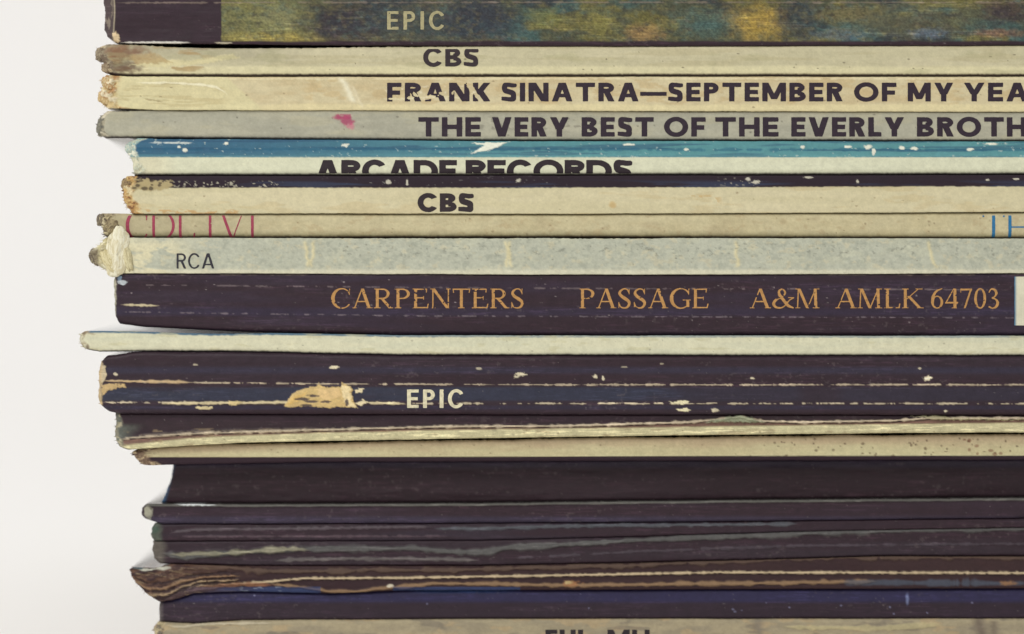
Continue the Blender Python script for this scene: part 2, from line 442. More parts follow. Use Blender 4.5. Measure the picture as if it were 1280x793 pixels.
def serif(ch, x, y, W, w):
    n = w * .42; s = w * .62; hs = .038
    def st(xc, y0=0.0, y1=1.0, t=w, a=True, b=True, sl=s):
        g = box(x, y, xc - t / 2, xc + t / 2, y0, y1)
        if a: g = uni(g, box(x, y, xc - t / 2 - sl, xc + t / 2 + sl, 0, hs), np.maximum(ell(x, y, xc, -.02, t / 2 + sl * .7, .085), -y))
        if b: g = uni(g, box(x, y, xc - t / 2 - sl, xc + t / 2 + sl, 1 - hs, 1), np.maximum(ell(x, y, xc, 1.02, t / 2 + sl * .7, .085), y - 1))
        return g
    if ch == 'I': return st(W / 2)
    if ch == 'H': return uni(st(s + w / 2), st(W - s - w / 2), box(x, y, s, W - s, .48, .48 + n))
    if ch == 'T': return uni(st(W / 2, b=False), box(x, y, 0, W, 1 - n, 1), dg(x, y, .035, .0, .05, .78, 1), dg(x, y, W - .035, W, .05, .78, 1))
    if ch == 'L': return uni(st(s + w / 2), box(x, y, s, W, 0, n), dg(x, y, W - .05, W, .06, 0, .24))
    if ch == 'E': return uni(st(s + w / 2), box(x, y, s, W * .95, 0, n), box(x, y, s, W * .9, 1 - n, 1), box(x, y, s, W * .7, .5, .5 + n), dg(x, y, W - .05, W, .06, 0, .23), dg(x, y, W * .9 - .02, W * .9, .05, .8, 1), box(x, y, W * .68, W * .73, .41, .62))
    if ch in 'PR':
        x0 = s + w / 2; cx = W * .48
        g = uni(st(x0), np.maximum(ring(x, y, cx, .735, (W * (.98 if ch == 'P' else .84)) - cx, .265, w, n), cx - x), box(x, y, s, cx + .01, 1 - n, 1), box(x, y, s, cx + .01, .47, .47 + n))
        if ch == 'R': g = uni(g, dg(x, y, W * .88, W * .42, w * 1.15, 0, .5), box(x, y, W * .78, W + .04, 0, hs))
        return g
    if ch == 'A': return uni(dg(x, y, W - w * .9, W / 2, w * 1.1), dg(x, y, w * .6, W / 2 - w * .1, n), np.maximum(box(x, y, 0, W, .31, .31 + n), np.abs(x - W / 2) - W * .30), box(x, y, -.03, w * .6 + .12, 0, hs), box(x, y, W - w * .9 - .15, W + .04, 0, hs))
    if ch == 'V': return uni(dg(x, y, W / 2, w * .9, w * 1.1), dg(x, y, W / 2 + w * .1, W - w * .6, n), box(x, y, -.03, w * .9 + .14, 1 - hs, 1), box(x, y, W - w * .6 - .12, W + .03, 1 - hs, 1))
    if ch == 'N': return uni(dg(x, y, s + n / 2, s + n / 2, n), dg(x, y, W - s - n / 2, W - s - n / 2, n), dg(x, y, W - s - w * .45, s + w * .35, w * 1.15), box(x, y, 0, s * 2 + n, 0, hs), box(x, y, -.03, s * 2, 1 - hs, 1), box(x, y, W - 2 * s - n, W, 1 - hs, 1))
    if ch == 'M': return uni(dg(x, y, s, s + .04, n), dg(x, y, W - s - w / 2, W - s - w / 2 - .04, w), dg(x, y, W * .5, s + w * .5, w, 0, 1), dg(x, y, W * .5, W - s - w * .6, n, 0, 1), box(x, y, -.02, 2 * s + .05, 0, hs), box(x, y, W - 2 * s - w, W + .02, 0, hs), box(x, y, -.02, s + w * .6, 1 - hs, 1), box(x, y, W - s - w, W + .01, 1 - hs, 1))
    if ch == 'K': return uni(st(s + w / 2), dg(x, y, s + w * .6, W * .82, n, .42, 1), dg(x, y, W * .88, s + w * 1.6, w * 1.15, 0, .62), box(x, y, W * .66, W, 1 - hs, 1), box(x, y, W * .72, W + .06, 0, hs))
    if ch == 'D':
        cx = W * .40
        return uni(st(s + w / 2), np.maximum(ring(x, y, cx, .5, W - cx, .5, w, n), cx - x), box(x, y, s, cx + .01, 0, n), box(x, y, s, cx + .01, 1 - n, 1))
    if ch in 'CG':
        g = np.maximum(ell(x, y, W * .53, .5, W * .53, .53), -ell(x, y, W * .57, .5, W * .53 - w * .95, .53 - n))
        g = np.maximum(g, -np.maximum(W * .62 - x, np.abs(y - .48) - .27))
        g = np.maximum(g, x - W * .95)
        g = uni(g, dg(x, y, W * .93, W * .95, .04, .68, 1.0))
        if ch == 'G': g = uni(g, box(x, y, W * .82, W * .82 + w, .06, .42), box(x, y, W * .64, W + .04, .40, .40 + hs))
        return g
    if ch == 'S':
        return uni(brush(x, y, [(W * .84, .80), (W * .70, .95), (W * .46, .985), (W * .2, .88), (W * .14, .74), (W * .3, .60), (W * .55, .49), (W * .8, .36), (W * .86, .22), (W * .72, .06), (W * .45, .012), (W * .2, .08), (W * .08, .26)],
                     [n, n, n, w * .7, w * .9, w, w * 1.1, w, w * .9, w * .7, n, n, n]), box(x, y, W * .83, W * .88, .70, 1), box(x, y, W * .05, W * .10, 0, .32))
    if ch == '&':
        return uni(brush(x, y, [(W * .98, .52), (W * .80, .40), (W * .62, .16), (W * .42, .02), (W * .16, .06), (W * .06, .24), (W * .2, .45), (W * .5, .62), (W * .60, .80), (W * .48, .97), (W * .32, .88), (W * .34, .68), (W * .52, .42), (W * .74, .14), (W * .98, .02)],
                     [n, n, n, n, w * .8, w, w * .8, n, w * .7, n, w * .7, w, w, w, n]), box(x, y, W * .74, W * 1.02, .52, .52 + hs))
    if ch == '0': return np.maximum(ell(x, y, W / 2, .5, W / 2, .52), -ell(x, y, W / 2, .5, W / 2 - w * .9, .52 - n * .9))
    if ch == '7': return uni(box(x, y, W * .04, W, 1 - n * 1.5, 1), dg(x, y, W * .38, W - n * .7, n * 1.5), box(x, y, W * .02, W * .08, .80, 1))
    if ch == '4': return uni(box(x, y, W * .64, W * .64 + w, 0, 1), dg(x, y, W * .03, W * .68, n, .26, 1), box(x, y, 0, W, .24, .24 + n * 1.3), box(x, y, W * .5, W * .9, 0, hs))
    if ch == '6': return uni(np.maximum(ell(x, y, W / 2, .31, W / 2, .33), -ell(x, y, W / 2, .31, W / 2 - w * .85, .33 - n)), brush(x, y, [(W * .10, .30), (W * .16, .58), (W * .42, .86), (W * .92, 1.0)], [w, w, w * .7, n * .6]))
    if ch == '3': return brush(x, y, [(W * .08, .82), (W * .26, .97), (W * .55, .95), (W * .74, .78), (W * .6, .60), (W * .36, .52), (W * .66, .46), (W * .86, .28), (W * .70, .07), (W * .38, .0), (W * .10, .07)],
                       [n, n, w * .7, w * .9, n, n, n, w, w * .8, n, w * .6])
    return sans(ch, x, y, W, w)

SANS_W = dict(A=1.08, B=.87, C=1.05, D=1.06, E=.76, F=.74, H=1.0, I=.25, K=.90, L=.70, M=1.26, N=1.05, O=1.24, P=.80, R=.85, S=.78, T=1.0, U=1.0, V=1.08, Y=1.05)
SANS_W['-'] = 1.5; SANS_W['.'] = .25
SERIF_W = dict(A=.86, C=.88, D=.95, E=.72, G=.92, H=.95, I=.36, K=.88, L=.68, M=1.02, N=.92, P=.70, R=.84, S=.60, T=.76, V=.86)
SERIF_W.update({'&': .92, '0': .54, '3': .50, '4': .58, '6': .54, '7': .54, '.': .15})

CASES = {   # corners 0..3 = (0,0),(1,0),(1,1),(0,1); edges 4..7 between them
    1: [[0, 4, 7]], 2: [[4, 1, 5]], 3: [[0, 1, 5, 7]], 4: [[5, 2, 6]], 5: [[0, 4, 7], [5, 2, 6]], 6: [[4, 1, 2, 6]], 7: [[0, 1, 2, 6, 7]],
    8: [[7, 6, 3]], 9: [[0, 4, 6, 3]], 10: [[4, 1, 5], [7, 6, 3]], 11: [[0, 1, 5, 6, 3]], 12: [[7, 5, 2, 3]], 13: [[0, 4, 5, 2, 3]], 14: [[4, 1, 2, 3, 7]], 15: [[0, 1, 2, 3]]}
def march(X, Y, F):
    """polygons of the region F < 0 on the grid X, Y"""
    c = [(slice(0, -1), slice(0, -1)), (slice(0, -1), slice(1, None)), (slice(1, None), slice(1, None)), (slice(1, None), slice(0, -1))]
    fx = [X[s] for s in c]; fy = [Y[s] for s in c]; fv = [F[s] for s in c]
    code = sum((fv[i] < 0).astype(int) << i for i in range(4))
    px = list(fx); py = list(fy)
    for a, b in ((0, 1), (1, 2), (2, 3), (3, 0)):
        t = fv[a] / np.where(np.abs(fv[a] - fv[b]) < 1e-9, 1e-9, fv[a] - fv[b]); t = np.clip(t, 0, 1)
        px.append(fx[a] + t * (fx[b] - fx[a])); py.append(fy[a] + t * (fy[b] - fy[a]))
    VX = []; VY = []; FC = []; base = 0
    for k, polys in CASES.items():
        m = code == k
        cnt = int(m.sum())
        if not cnt: continue
        for p in polys:
            vx = np.stack([px[i][m] for i in p], -1); vy = np.stack([py[i][m] for i in p], -1)
            q = len(p)
            FC += (base + np.arange(cnt * q).reshape(cnt, q)).tolist()
            VX.append(vx.ravel()); VY.append(vy.ravel()); base += cnt * q
    if not VX: return np.zeros(0), np.zeros(0), []
    return np.concatenate(VX), np.concatenate(VY), FC

def lettering(sp, words, y0, y1, col, kind='sans', w=.24, gap=.2, clip=None, wear=0.0, chips=(), seed=0, res=0.55, lift=0.03, name='lettering', slant=0.0, fade=None):
    """words: (text, x0, x1) in photograph units, cap height from y0 (top) to y1 (baseline)"""
    fn, WD = (sans, SANS_W) if kind == 'sans' else (serif, SERIF_W)
    AX = []; AY = []; AF = []; base = 0
    Hc = y1 - y0
    for text, x0, x1 in words:
        ws = [WD[c] if c != 'I' or kind == 'serif' else w for c in text]
        free = sum(a for a, c in zip(ws, text) if c != 'I' or kind == 'serif')
        fixed = sum(a for a, c in zip(ws, text) if c == 'I' and kind == 'sans')
        total = (x1 - x0) / Hc
        g = gap
        kk = (total - fixed - g * (len(text) - 1)) / max(free, .01) if free else 1
        x = x0
        for c, a in zip(text, ws):
            W = a * kk if (c != 'I' or kind == 'serif') else a
            pad = 0.1
            gx = np.arange(-pad, W + pad, res / Hc / 1.0); gy = np.arange(-.06, 1.06, res / Hc)
            GX, GY = np.meshgrid(gx, gy)
            F = fn(c, GX, GY, W, w)
            PX = x + (GX + slant * GY) * Hc; PY = y1 - GY * Hc
            F = F * Hc
            F = F + (fbm(PX / 2.2, PY / 2.2, seed + 3) - .5) * 0.5           # ink spread
            if wear > 0:
                n = fbm(PX / 4, PY / 3, seed + 8)
                F = np.maximum(F, (wear - n) * 30)
            for (cx, cy, rx, ry, rot) in chips:
                ca, sa = math.cos(rot), math.sin(rot)
                u = (PX - cx) * ca + (PY - cy) * sa; v = -(PX - cx) * sa + (PY - cy) * ca
                dd = (1 - np.sqrt((u / rx) ** 2 + (v / ry) ** 2) - (fbm(PX / 2.5, PY / 2.5, 61) - .5) * 1.2) * min(rx, ry)
                F = np.maximum(F, dd)
            if clip: F = np.maximum(F, np.maximum(clip[0] - PY, PY - clip[1]))
            vx, vy, fc = march(PX, PY, F)
            AX.append(vx); AY.append(vy); AF += [[i + base for i in f] for f in fc]; base += len(vx)
            x += (W + g) * Hc
    X = np.concatenate(AX); Y = np.concatenate(AY)
    H, C = surface(sp, X, Y)
    V = np.stack([WX(X), -(H + lift) * MM, WZ(Y)], -1)
    return make_mesh(name, V, AF, ink(col), sp['root'], sp['origin'])

def fibres(sp, n, col, length=9, x_off=2, spread=7):
    """loose paper fibres standing off the torn left end"""
    rg = np.random.RandomState(sp['seed'] + 500)
    V = []; F = []
    ys = path(sp['left'], 0)
    ya = max(sp['left'][0][0], path(sp['top'], 200)); yb = min(sp['left'][-1][0], path(sp['bot'], 200))
    for i in range(n):
        y = rg.uniform(ya + 1, yb - 1); x = float(left_edge(sp, np.array([y]))[0]) + rg.uniform(0, x_off + 3)
        h = sp.get('d', 0) - rg.uniform(0.2, 1.2)
        a = rg.uniform(math.pi * .6, math.pi * 1.4); L = rg.uniform(.25, 1) * length; cv = rg.uniform(-1.2, 1.2)
        wd = rg.uniform(.15, .45)
        b = len(V); k = 5
        px, py, ph = x, y, h
        for j in range(k):
            t = j / (k - 1); ww = wd * (1 - t * .8)
            nx, ny = -math.sin(a), math.cos(a)
            V.append((WX(px + nx * ww), -ph * MM, WZ(py + ny * ww))); V.append((WX(px - nx * ww), -(ph - .03) * MM, WZ(py - ny * ww)))
            px += math.cos(a) * L / k; py += math.sin(a) * L / k; a += cv / k; ph += rg.uniform(-.1, .12)
        for j in range(k - 1):
            F.append([b + 2 * j, b + 2 * j + 1, b + 2 * j + 3, b + 2 * j + 2])
    o = make_mesh('frayed_fibres', V, F, flat_material('torn_paper_fibre', col, .9, .1), sp['root'], sp['origin'])
    o['kind'] = 'stuff'

def torn_lump(sp, pts_fn, cx, cy, rx, ry, depth, col, col2, seed, rot=0.0, dep0=0.0, name='torn_paper', shade=None, rel=.75):
    """crumpled wad of torn board paper, a closed body"""
    nu, nv = 72, 54
    u = np.linspace(0, 2 * np.pi, nu + 1)[:-1]; v = np.linspace(0.02, np.pi - .02, nv)
    UU, VV = np.meshgrid(u, v)
    dx = np.sin(VV) * np.cos(UU); dy = np.sin(VV) * np.sin(UU); dz = np.cos(VV)
    n = fbm(dx * 2.2 + 5 + dz * 2.2, dy * 2.2 + 7, seed, 5) - .5
    n2 = fbm(dx * 7 + dz * 4 + 3, dy * 7 + 2 - dz * 3, seed + 4, 4) - .5
    r = 1 + n * rel + n2 * .22 * rel - np.abs(n2) * .3 * rel
    if pts_fn: r = r * pts_fn(UU)
    X = dx * r * rx; Y = dy * r * ry
    ca, sa = math.cos(rot), math.sin(rot)
    PX = cx + X * ca - Y * sa; PY = cy + X * sa + Y * ca
    P = np.stack([WX(PX), -(dep0 + dz * r * depth) * MM, WZ(PY)], -1)
    i = np.arange(nu * nv).reshape(nv, nu); j = np.roll(i, -1, 1)
    F = np.stack([i[:-1], i[1:], j[1:], j[:-1]], -1).reshape(-1, 4)
    n3 = fbm(dx * 14 + dy * 3, dy * 3.5 - dx, seed + 9, 4) - .5
    t = sst(-.10, .12, n2 * .5 + n3 + n * .2)[..., None]
    C = lin(col) * (1 - t) + lin(col2) * t
    if shade is not None:
        t3 = sst(.08, .16, n)[..., None]; C = C * (1 - t3) + lin(shade) * t3
    return make_mesh(name, P.reshape(-1, 3), F, M_PAPER, sp['root'], sp['origin'], C.reshape(-1, 3), True)

# ------------------------------------------------------------------ the sleeves, from the top of the stack down
BLK = (47, 31, 40); BLK2 = (62, 56, 72); TAN = (205, 180, 118); CREAM = (222, 214, 176)
A, B = 100, 1400
S = []
def sleeve(**k):
    k['seed'] = len(S) + 1
    k['above'] = S[-1] if S else None
    S.append(k); return k

def p1(s):
    s.base(BLK, (52, 38, 48), 200, 20, .5)
    pm = sst(276.3, 277.7, s.X + (vn(s.Y / 3, s.Y * 0, 3) - .5))
    c0 = s.c.copy()
    s.base((82, 86, 66))
    n = fbm(s.X / 90, s.Y / 30, 101)
    s.mix((70, 96, 92), sst(.45, .62, n)); s.mix((118, 112, 62), .9 * sst(.50, .62, fbm(s.X / 70, s.Y / 24, 111)))
    s.mix((52, 58, 64), .9 * sst(.52, .64, fbm(s.X / 110, s.Y / 40, 121)))
    s.blob(330, 30, 75, 40, (132, 130, 80), .4, .5, 0, .8, 20, 12); s.blob(352, 50, 60, 8, (170, 152, 76), .5, .6, 0, .8, 12, 6)
    s.blob(300, 48, 26, 7, (160, 150, 84), .5, .6, 0, .6); s.blob(345, 22, 22, 16, (160, 158, 116), .5, .6, 0, .35)
    s.blob(435, 30, 55, 26, (52, 46, 58), .4, .5, 0, .9, 16, 10); s.blob(540, 26, 90, 30, (62, 72, 76), .4, .5, 0, .75, 20, 12); s.blob(600, 25, 45, 26, (54, 58, 70), .4, .5, 0, .8)
    s.blob(950, 30, 34, 20, (178, 150, 72), .5, .6, 0, .95, 10, 8); s.blob(806, 42, 22, 10, (172, 138, 86), .6, .6, 0, .7); s.blob(750, 28, 16, 12, (146, 140, 76), .5, .6, 0, .6)
    s.blob(680, 22, 20, 12, (124, 126, 72), .5, .6, 0, .7); s.blob(1000, 28, 28, 24, (58, 66, 72), .5, .5, 0, .8); s.blob(1150, 26, 90, 18, (112, 112, 84), .5, .6, 0, .6, 16, 8)
    s.blob(1260, 14, 34, 14, (66, 52, 62), .5, .6, 0, .8); s.blob(1160, 42, 20, 6, (108, 128, 148), .5, .6, 0, .6); s.blob(1050, 44, 30, 7, (98, 118, 132), .5, .6, 0, .6); s.blob(1246, 42, 30, 5, (150, 106, 78), .5, .6, 0, .6)
    s.blob(1060, 18, 40, 10, (140, 128, 84), .6, .6, 0, .5); s.blob(880, 30, 34, 18, (88, 116, 108), .5, .6, 0, .5)
    # brush dabs of the painted cover
    for q, (cc, a) in enumerate((((150, 140, 88), .26), ((84, 112, 108), .28), ((44, 42, 52), .45), ((130, 100, 76), .14))):
        n = fbm(s.X / 7, s.Y / 5, 140 + q * 9, 4); s.mix(cc, a * sst(.50, .80, n) * (.4 + vn(s.X / 40, s.Y / 20, 160 + q)))
    n = (vn(s.X / 1.7, s.Y / 1.5, 190) - .5); wv = np.sin(s.X * 1.9 + 1.5 * fbm(s.X / 20, s.Y / 20, 5)) * np.sin(s.Y * 2.1)
    s.c = s.c * (.76 + n * .55 + .09 * wv)[..., None]
    s.c = c0 * (1 - pm[..., None]) + s.c * pm[..., None]
    s.mix(BLK, sst(50.5, 53.5, s.Y + (vn(s.X / 20, s.X * 0, 7) - .5) * 1.5))
    s.line([(145, 4), (500, 3.5), (1400, 3.5)], 0.9, (140, 124, 112), .03, .5, .40, .4)
    s.mix((84, 72, 72), .75 * (1 - sst(141, 144, s.X))); s.blotch((150, 138, 120), 5, 12, .55, .1, .6, 2, 0, (130, 141, -40, 60, 2))
    s.mix((176, 164, 140), .8 * np.exp(-((s.X - 143 - .6 * np.sin(s.Y / 9)) / .9) ** 2))
    s.poly([(141, 42), (147, 40), (150, 50), (147, 54), (142, 53)], (206, 184, 146), 1.2, .8, .05)
    s.line([(150, 53.6), (240, 53.8)], 1.1, (236, 232, 222), .05, .9, 0, .3); s.line([(268, 54), (292, 54.4)], 1, (206, 196, 170), .03, .8, 0, .3)
    s.grain(.05)
sleeve(label='dark sleeve with mottled green and ochre painting along its spine, topmost of the stack', gloss=True, cover=(62, 56, 58),
       top=[(A, -36), (B, -36)], bot=[(A, 53.5), (240, 55.2), (400, 57), (700, 58), (B, 57)], left=[(-40, 128), (0, 129), (20, 131), (36, 130), (46, 134), (54, 145)], d=.3, r=5, rb=3.0, rl=9, paint=p1, rag=1.2)

def p2(s):
    s.base((194, 187, 154), (204, 196, 164), 90, 12, .6)
    s.blotch((178, 168, 130), 120, 7, .5, .16, .4, 2); s.mix((216, 208, 168), .8 * sst(81, 85, s.Y + 3 * (fbm(s.X / 80, s.X * 0, 5) - .5)))  # lower facet painted lighter, as if catching more light
    s.mix((164, 158, 134), .6 * (1 - sst(62, 80, s.Y - (s.X - 220) * .06)) * (1 - sst(300, 420, s.X)))  # grey shadow of the sleeve above, painted into the upper left
    s.blotch((168, 142, 98), 30, 7, .46, .12, .85, 3, .05, (120, 260, 60, 92, 26))
    s.blob(152, 66, 26, 9, (120, 80, 60), .6, .6, .05, .8); s.blob(150, 84, 26, 8, (92, 66, 56), .6, .5, 0, .8)
    s.poly([(160, 82), (200, 74), (240, 76), (290, 68), (300, 72), (240, 82), (200, 84)], (216, 206, 160), 1, 1.5, .08, .8)
    s.poly([(160, 70), (190, 66), (215, 78), (170, 80)], (176, 150, 104), 1.2, 1.5, .06, .7)
    s.line([(150, 64), (300, 60)], 1, (150, 130, 100), .04, .5, .4)
    s.specks((88, 76, 62), 26, 380, 1290, 60, 88, .4, 1.0, .8)
    s.blotch((166, 162, 124), 50, 9, .60, .12, .35, 6)
    s.worn_end(13, [(150, 138, 116), (120, 104, 88), (196, 180, 148)], .3)
    s.grain(.05)
sleeve(label='cream sleeve with brown scuffed left corner and bold black letters, under the painted sleeve', cover=(150, 135, 105),
       top=[(A, 57), (140, 57), (260, 60), (400, 60.5), (700, 60), (B, 58.5)], bot=[(A, 91), (160, 96), (300, 96.5), (600, 96.2), (B, 96.3)],
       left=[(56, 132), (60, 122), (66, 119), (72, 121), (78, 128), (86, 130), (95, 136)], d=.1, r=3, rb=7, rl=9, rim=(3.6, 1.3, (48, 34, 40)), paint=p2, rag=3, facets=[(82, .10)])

def p3(s):
    s.base((207, 195, 158), (196, 178, 138), 70, 14, .8)
    s.blotch((194, 172, 128), 30, 11, .52, .1, .6, 2, 0, (380, 1400, 98, 132, 10)); s.mix((220, 208, 164), .85 * sst(129, 133, s.Y + 3 * (fbm(s.X / 60, s.X * 0, 5) - .5)))
    s.mix((214, 206, 162), .8 * (1 - sst(284, 290, s.X - 1.1 * (s.Y - 100)))); s.blotch((190, 176, 132), 50, 4, .55, .1, .6, 7, 0, (150, 280, 104, 134, 10))
    s.line([(170, 104), (210, 104), (250, 106), (270, 109), (282, 116), (288, 124)], 1.2, (236, 230, 198), .10, .9, 0, .5, k=4)
    s.line([(180, 124), (205, 128)], .9, (150, 132, 96), -.04, .7, 0, .4, k=6)
    s.vcrease(428, 4, 98, 128, (232, 226, 198), .09, .9, .45, 2); s.vcrease(440, 2, 108, 134, (226, 216, 184), .05, .6, .5, 3)
    s.line([(475, 124), (500, 125), (530, 122), (560, 121), (590, 126)], 1.1, (222, 212, 176), .06, .7, .3, 1.4, k=8)
    s.blotch((232, 224, 196), 6, 4, .64, .06, .6, 9, .04, (480, 610, 108, 126, 6))
    s.specks((110, 88, 66), 18, 160, 1280, 100, 138, .5, 1.3, .6)
    s.line([(160, 99), (1400, 99)], .9, (232, 222, 184), .03, .6, .3, .5, k=9)
    s.worn_end(26, [(208, 184, 134), (218, 204, 168), (178, 136, 92), (228, 216, 184)], .6, .9, 8.0)
    s.grain(.05)
sleeve(label='tan sleeve with torn left corner and the largest bold black title, third from the top', cover=(170, 150, 110),
       top=[(A, 95), (140, 92.5), (160, 96), (300, 97.5), (700, 97), (B, 97)], bot=[(A, 135), (150, 136), (200, 138), (440, 138.5), (600, 139), (B, 140.5)],
       left=[(93, 133), (100, 128), (110, 127), (118, 124), (124, 125), (130, 130), (138, 138)], d=.5, r=1.5, rb=2, rl=7, paint=p3, rag=4)

def p4(s):
    s.base((170, 168, 150), (182, 178, 156), 80, 16, .5)
    s.blotch((156, 154, 138), 60, 8, .52, .14, .4, 2)
    s.blotch((184, 178, 150), 50, 14, .56, .14, .4, 3)
    s.blotch((168, 66, 104), 9, 6, .46, .06, .85, 4, 0, (420, 442, 143, 149, 3)); s.blob(434, 152, 8, 5, (166, 64, 102), .7, .4, 0, .85, 3, 3); s.blob(424, 147, 9, 3, (170, 74, 106), .7, .4, 0, .7, 3, 3); s.blob(438, 158, 4, 4, (196, 90, 124), .7, .4, 0, .6, 3, 3)
    s.specks((90, 86, 78), 26, 150, 1290, 142, 170, .5, 1.1, .6); s.blotch((112, 108, 98), 8, 4, .62, .06, .5, 8, 0, (560, 800, 146, 162, 10))
    s.worn_end(9, [(176, 168, 144), (120, 118, 106), (208, 200, 176)], .25)
    s.mix((92, 92, 86), .75 * (1 - sst(126, 131, s.X + (fbm(s.Y / 4, s.Y * 0, 4) - .5) * 6)) * sst(144, 150, s.Y) * (1 - sst(160, 166, s.Y)))
    s.grain(.05)
sleeve(label='grey sleeve with a magenta smudge left of its bold black title', cover=(140, 138, 124),
       top=[(A, 139), (150, 139.5), (240, 141), (440, 140), (600, 141.5), (B, 143)], bot=[(A, 173), (160, 173), (300, 174), (600, 176.3), (B, 177)],
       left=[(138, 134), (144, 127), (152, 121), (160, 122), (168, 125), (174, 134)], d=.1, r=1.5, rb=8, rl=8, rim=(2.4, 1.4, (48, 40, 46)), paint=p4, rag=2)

def p5(s):
    tt = sst(200, 800, s.X)[..., None]
    s.c[...] = lin((60, 102, 128)) * (1 - tt) + lin((90, 145, 150)) * tt
    s.blotch((48, 82, 112), 120, 4, .50, .12, .6, 2); s.line([(160, 187), (1400, 187.5)], 1.6, (38, 92, 120), -.03, .6, .3, 1)
    s.mix((108, 164, 168), .35 * sst(190, 196, s.Y))
    s.blotch((190, 204, 196), 5, 3, .74, .05, .6, 4)
    w = sst(196.2, 197.6, s.Y + .5 * (vn(s.X / 3, s.X * 0, 3) - .5)); s.mix((216, 216, 188), w)
    s.mix((206, 208, 184), .5 * w * fbm(s.X / 60, s.Y / 6, 88))
    s.poly([(589, 179), (634, 178), (622, 184), (608, 189), (588, 192), (599, 186), (606, 182)], (232, 234, 216), .6, .7, .08)
    s.poly([(427, 180), (436, 180), (434, 184), (427, 183)], (226, 226, 210), .8, .6, .05)
    for (cx, cy, rx, ry) in ((1003, 184, 2.88, 1.872), (858, 187, 2.52, 1.584), (785, 181, 7, 1.2), (1085, 184, 5.76, 2.16), (1092, 190, 2.16, 3.6), (1127, 185, 3.6, 1.8), (1142, 186, 5.04, 1.728), (1213, 187, 3.6, 1.728), (1240, 180, 8, 1.4), (1060, 184, 5, 1.8), (283, 179.6, 2.5, 1.6), (232, 188, 2.88, 2.16), (224, 184, 2, 1.5)):
        s.blob(cx, cy, rx, ry, (230, 230, 212), .7, .3, .05, 1, 3, 2.4)
    s.line([(186, 178.6), (245, 179.2)], 1.0, (222, 228, 220), .04, .8, .3, .4, k=8)
    s.worn_end(15, [(200, 206, 186), (150, 180, 176), (226, 226, 206)], .35, 1, 4)
    s.mix((218, 210, 178), .6 * w * (1 - sst(190, 230, s.X)))
    s.grain(.05)
sleeve(label='sleeve blue along its top and white below with wide black letters cut off beneath', cover=(60, 120, 140),
       top=[(A, 175), (165, 174.5), (200, 176), (500, 177), (B, 177.5)], bot=[(A, 219), (170, 220), (B, 218.5)],
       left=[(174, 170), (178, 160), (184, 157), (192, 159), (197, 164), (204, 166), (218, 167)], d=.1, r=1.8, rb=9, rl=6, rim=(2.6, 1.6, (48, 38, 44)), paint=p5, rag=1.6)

def p6(s):
    s.base((209, 200, 165), (202, 193, 156), 130, 14, .7)
    s.blotch((196, 178, 134), 60, 12, .60, .1, .4, 2)
    e = 235 - .4 * sst(600, 1280, s.X) * 4 + .9 * (vn(s.X / 3.5, s.X * 0, 3) - .5)
    dk = 1 - sst(e - .7, e + .7, s.Y)
    s.mix((42, 30, 40), dk); s.mix((56, 66, 90), .6 * dk * sst(.42, .6, fbm(s.X / 130, s.Y / 7, 31)) * sst(224, 230, s.Y))
    s.blotch((186, 180, 160), 3.4, 2.4, .61, .08, .8, 4, .04, (214, 350, 227, 234, 6)); s.blotch((150, 148, 144), 5, 3, .72, .08, .6, 5, .04, (390, 700, 224, 234, 30)); s.blotch((170, 164, 150), 4, 2.6, .64, .08, .7, 6, .04, (900, 950, 223, 232, 12))
    for (cx, cy, rx, ry) in ((486, 228, 3, 3), (509, 229, 1.3, 4), (648, 226, 3, 2), (935, 224, 3, 2), (945, 228, 5, 2), (1010, 222, 5, 1.3), (1072, 227, 1.5, 2.5), (1234, 225, 2, 1.5), (1270, 224, 4, 1.2)):
        s.blob(cx, cy, rx, ry, (204, 198, 180), .8, .3, .04, .9, 2.4, 2)
    s.blotch((196, 160, 100), 8, 5, .62, .06, .6, 7, 0, (860, 900, 244, 256, 6))
    s.blob(766, 256, 4, 4, (196, 160, 96), .5, .5, 0, .6); s.specks((120, 90, 60), 16, 240, 1280, 240, 264, .4, 1.2, .5)
    s.poly([(150, 221), (175, 224), (215, 228), (218, 233), (205, 237), (175, 238), (150, 240)], (176, 160, 118), 1.6, 1.2, .08, .95)
    s.specks((64, 52, 44), 14, 160, 205, 226, 236, 1, 2.4, .8, 4, 1.8)
    s.worn_end(17, [(206, 176, 118), (190, 146, 92), (222, 208, 168), (124, 88, 62)], .35, .9, 4.5)
    s.blotch((196, 150, 90), 10, 3, .5, .1, .7, 9, .04, (165, 300, 262, 268, 8))
    s.grain(.045)
sleeve(label='cream sleeve with a dark upper strip flecked white and three heavy black letters', cover=(60, 52, 60),
       top=[(A, 222), (160, 222), (200, 220.5), (B, 219)], bot=[(A, 266), (190, 267.5), (400, 267), (700, 267.5), (1100, 266), (B, 264.5)],
       left=[(219, 160), (225, 155), (232, 152), (240, 154), (250, 155), (260, 159), (268, 166)], d=.1, r=2, rb=1.5, rl=6, paint=p6, rag=2.4)

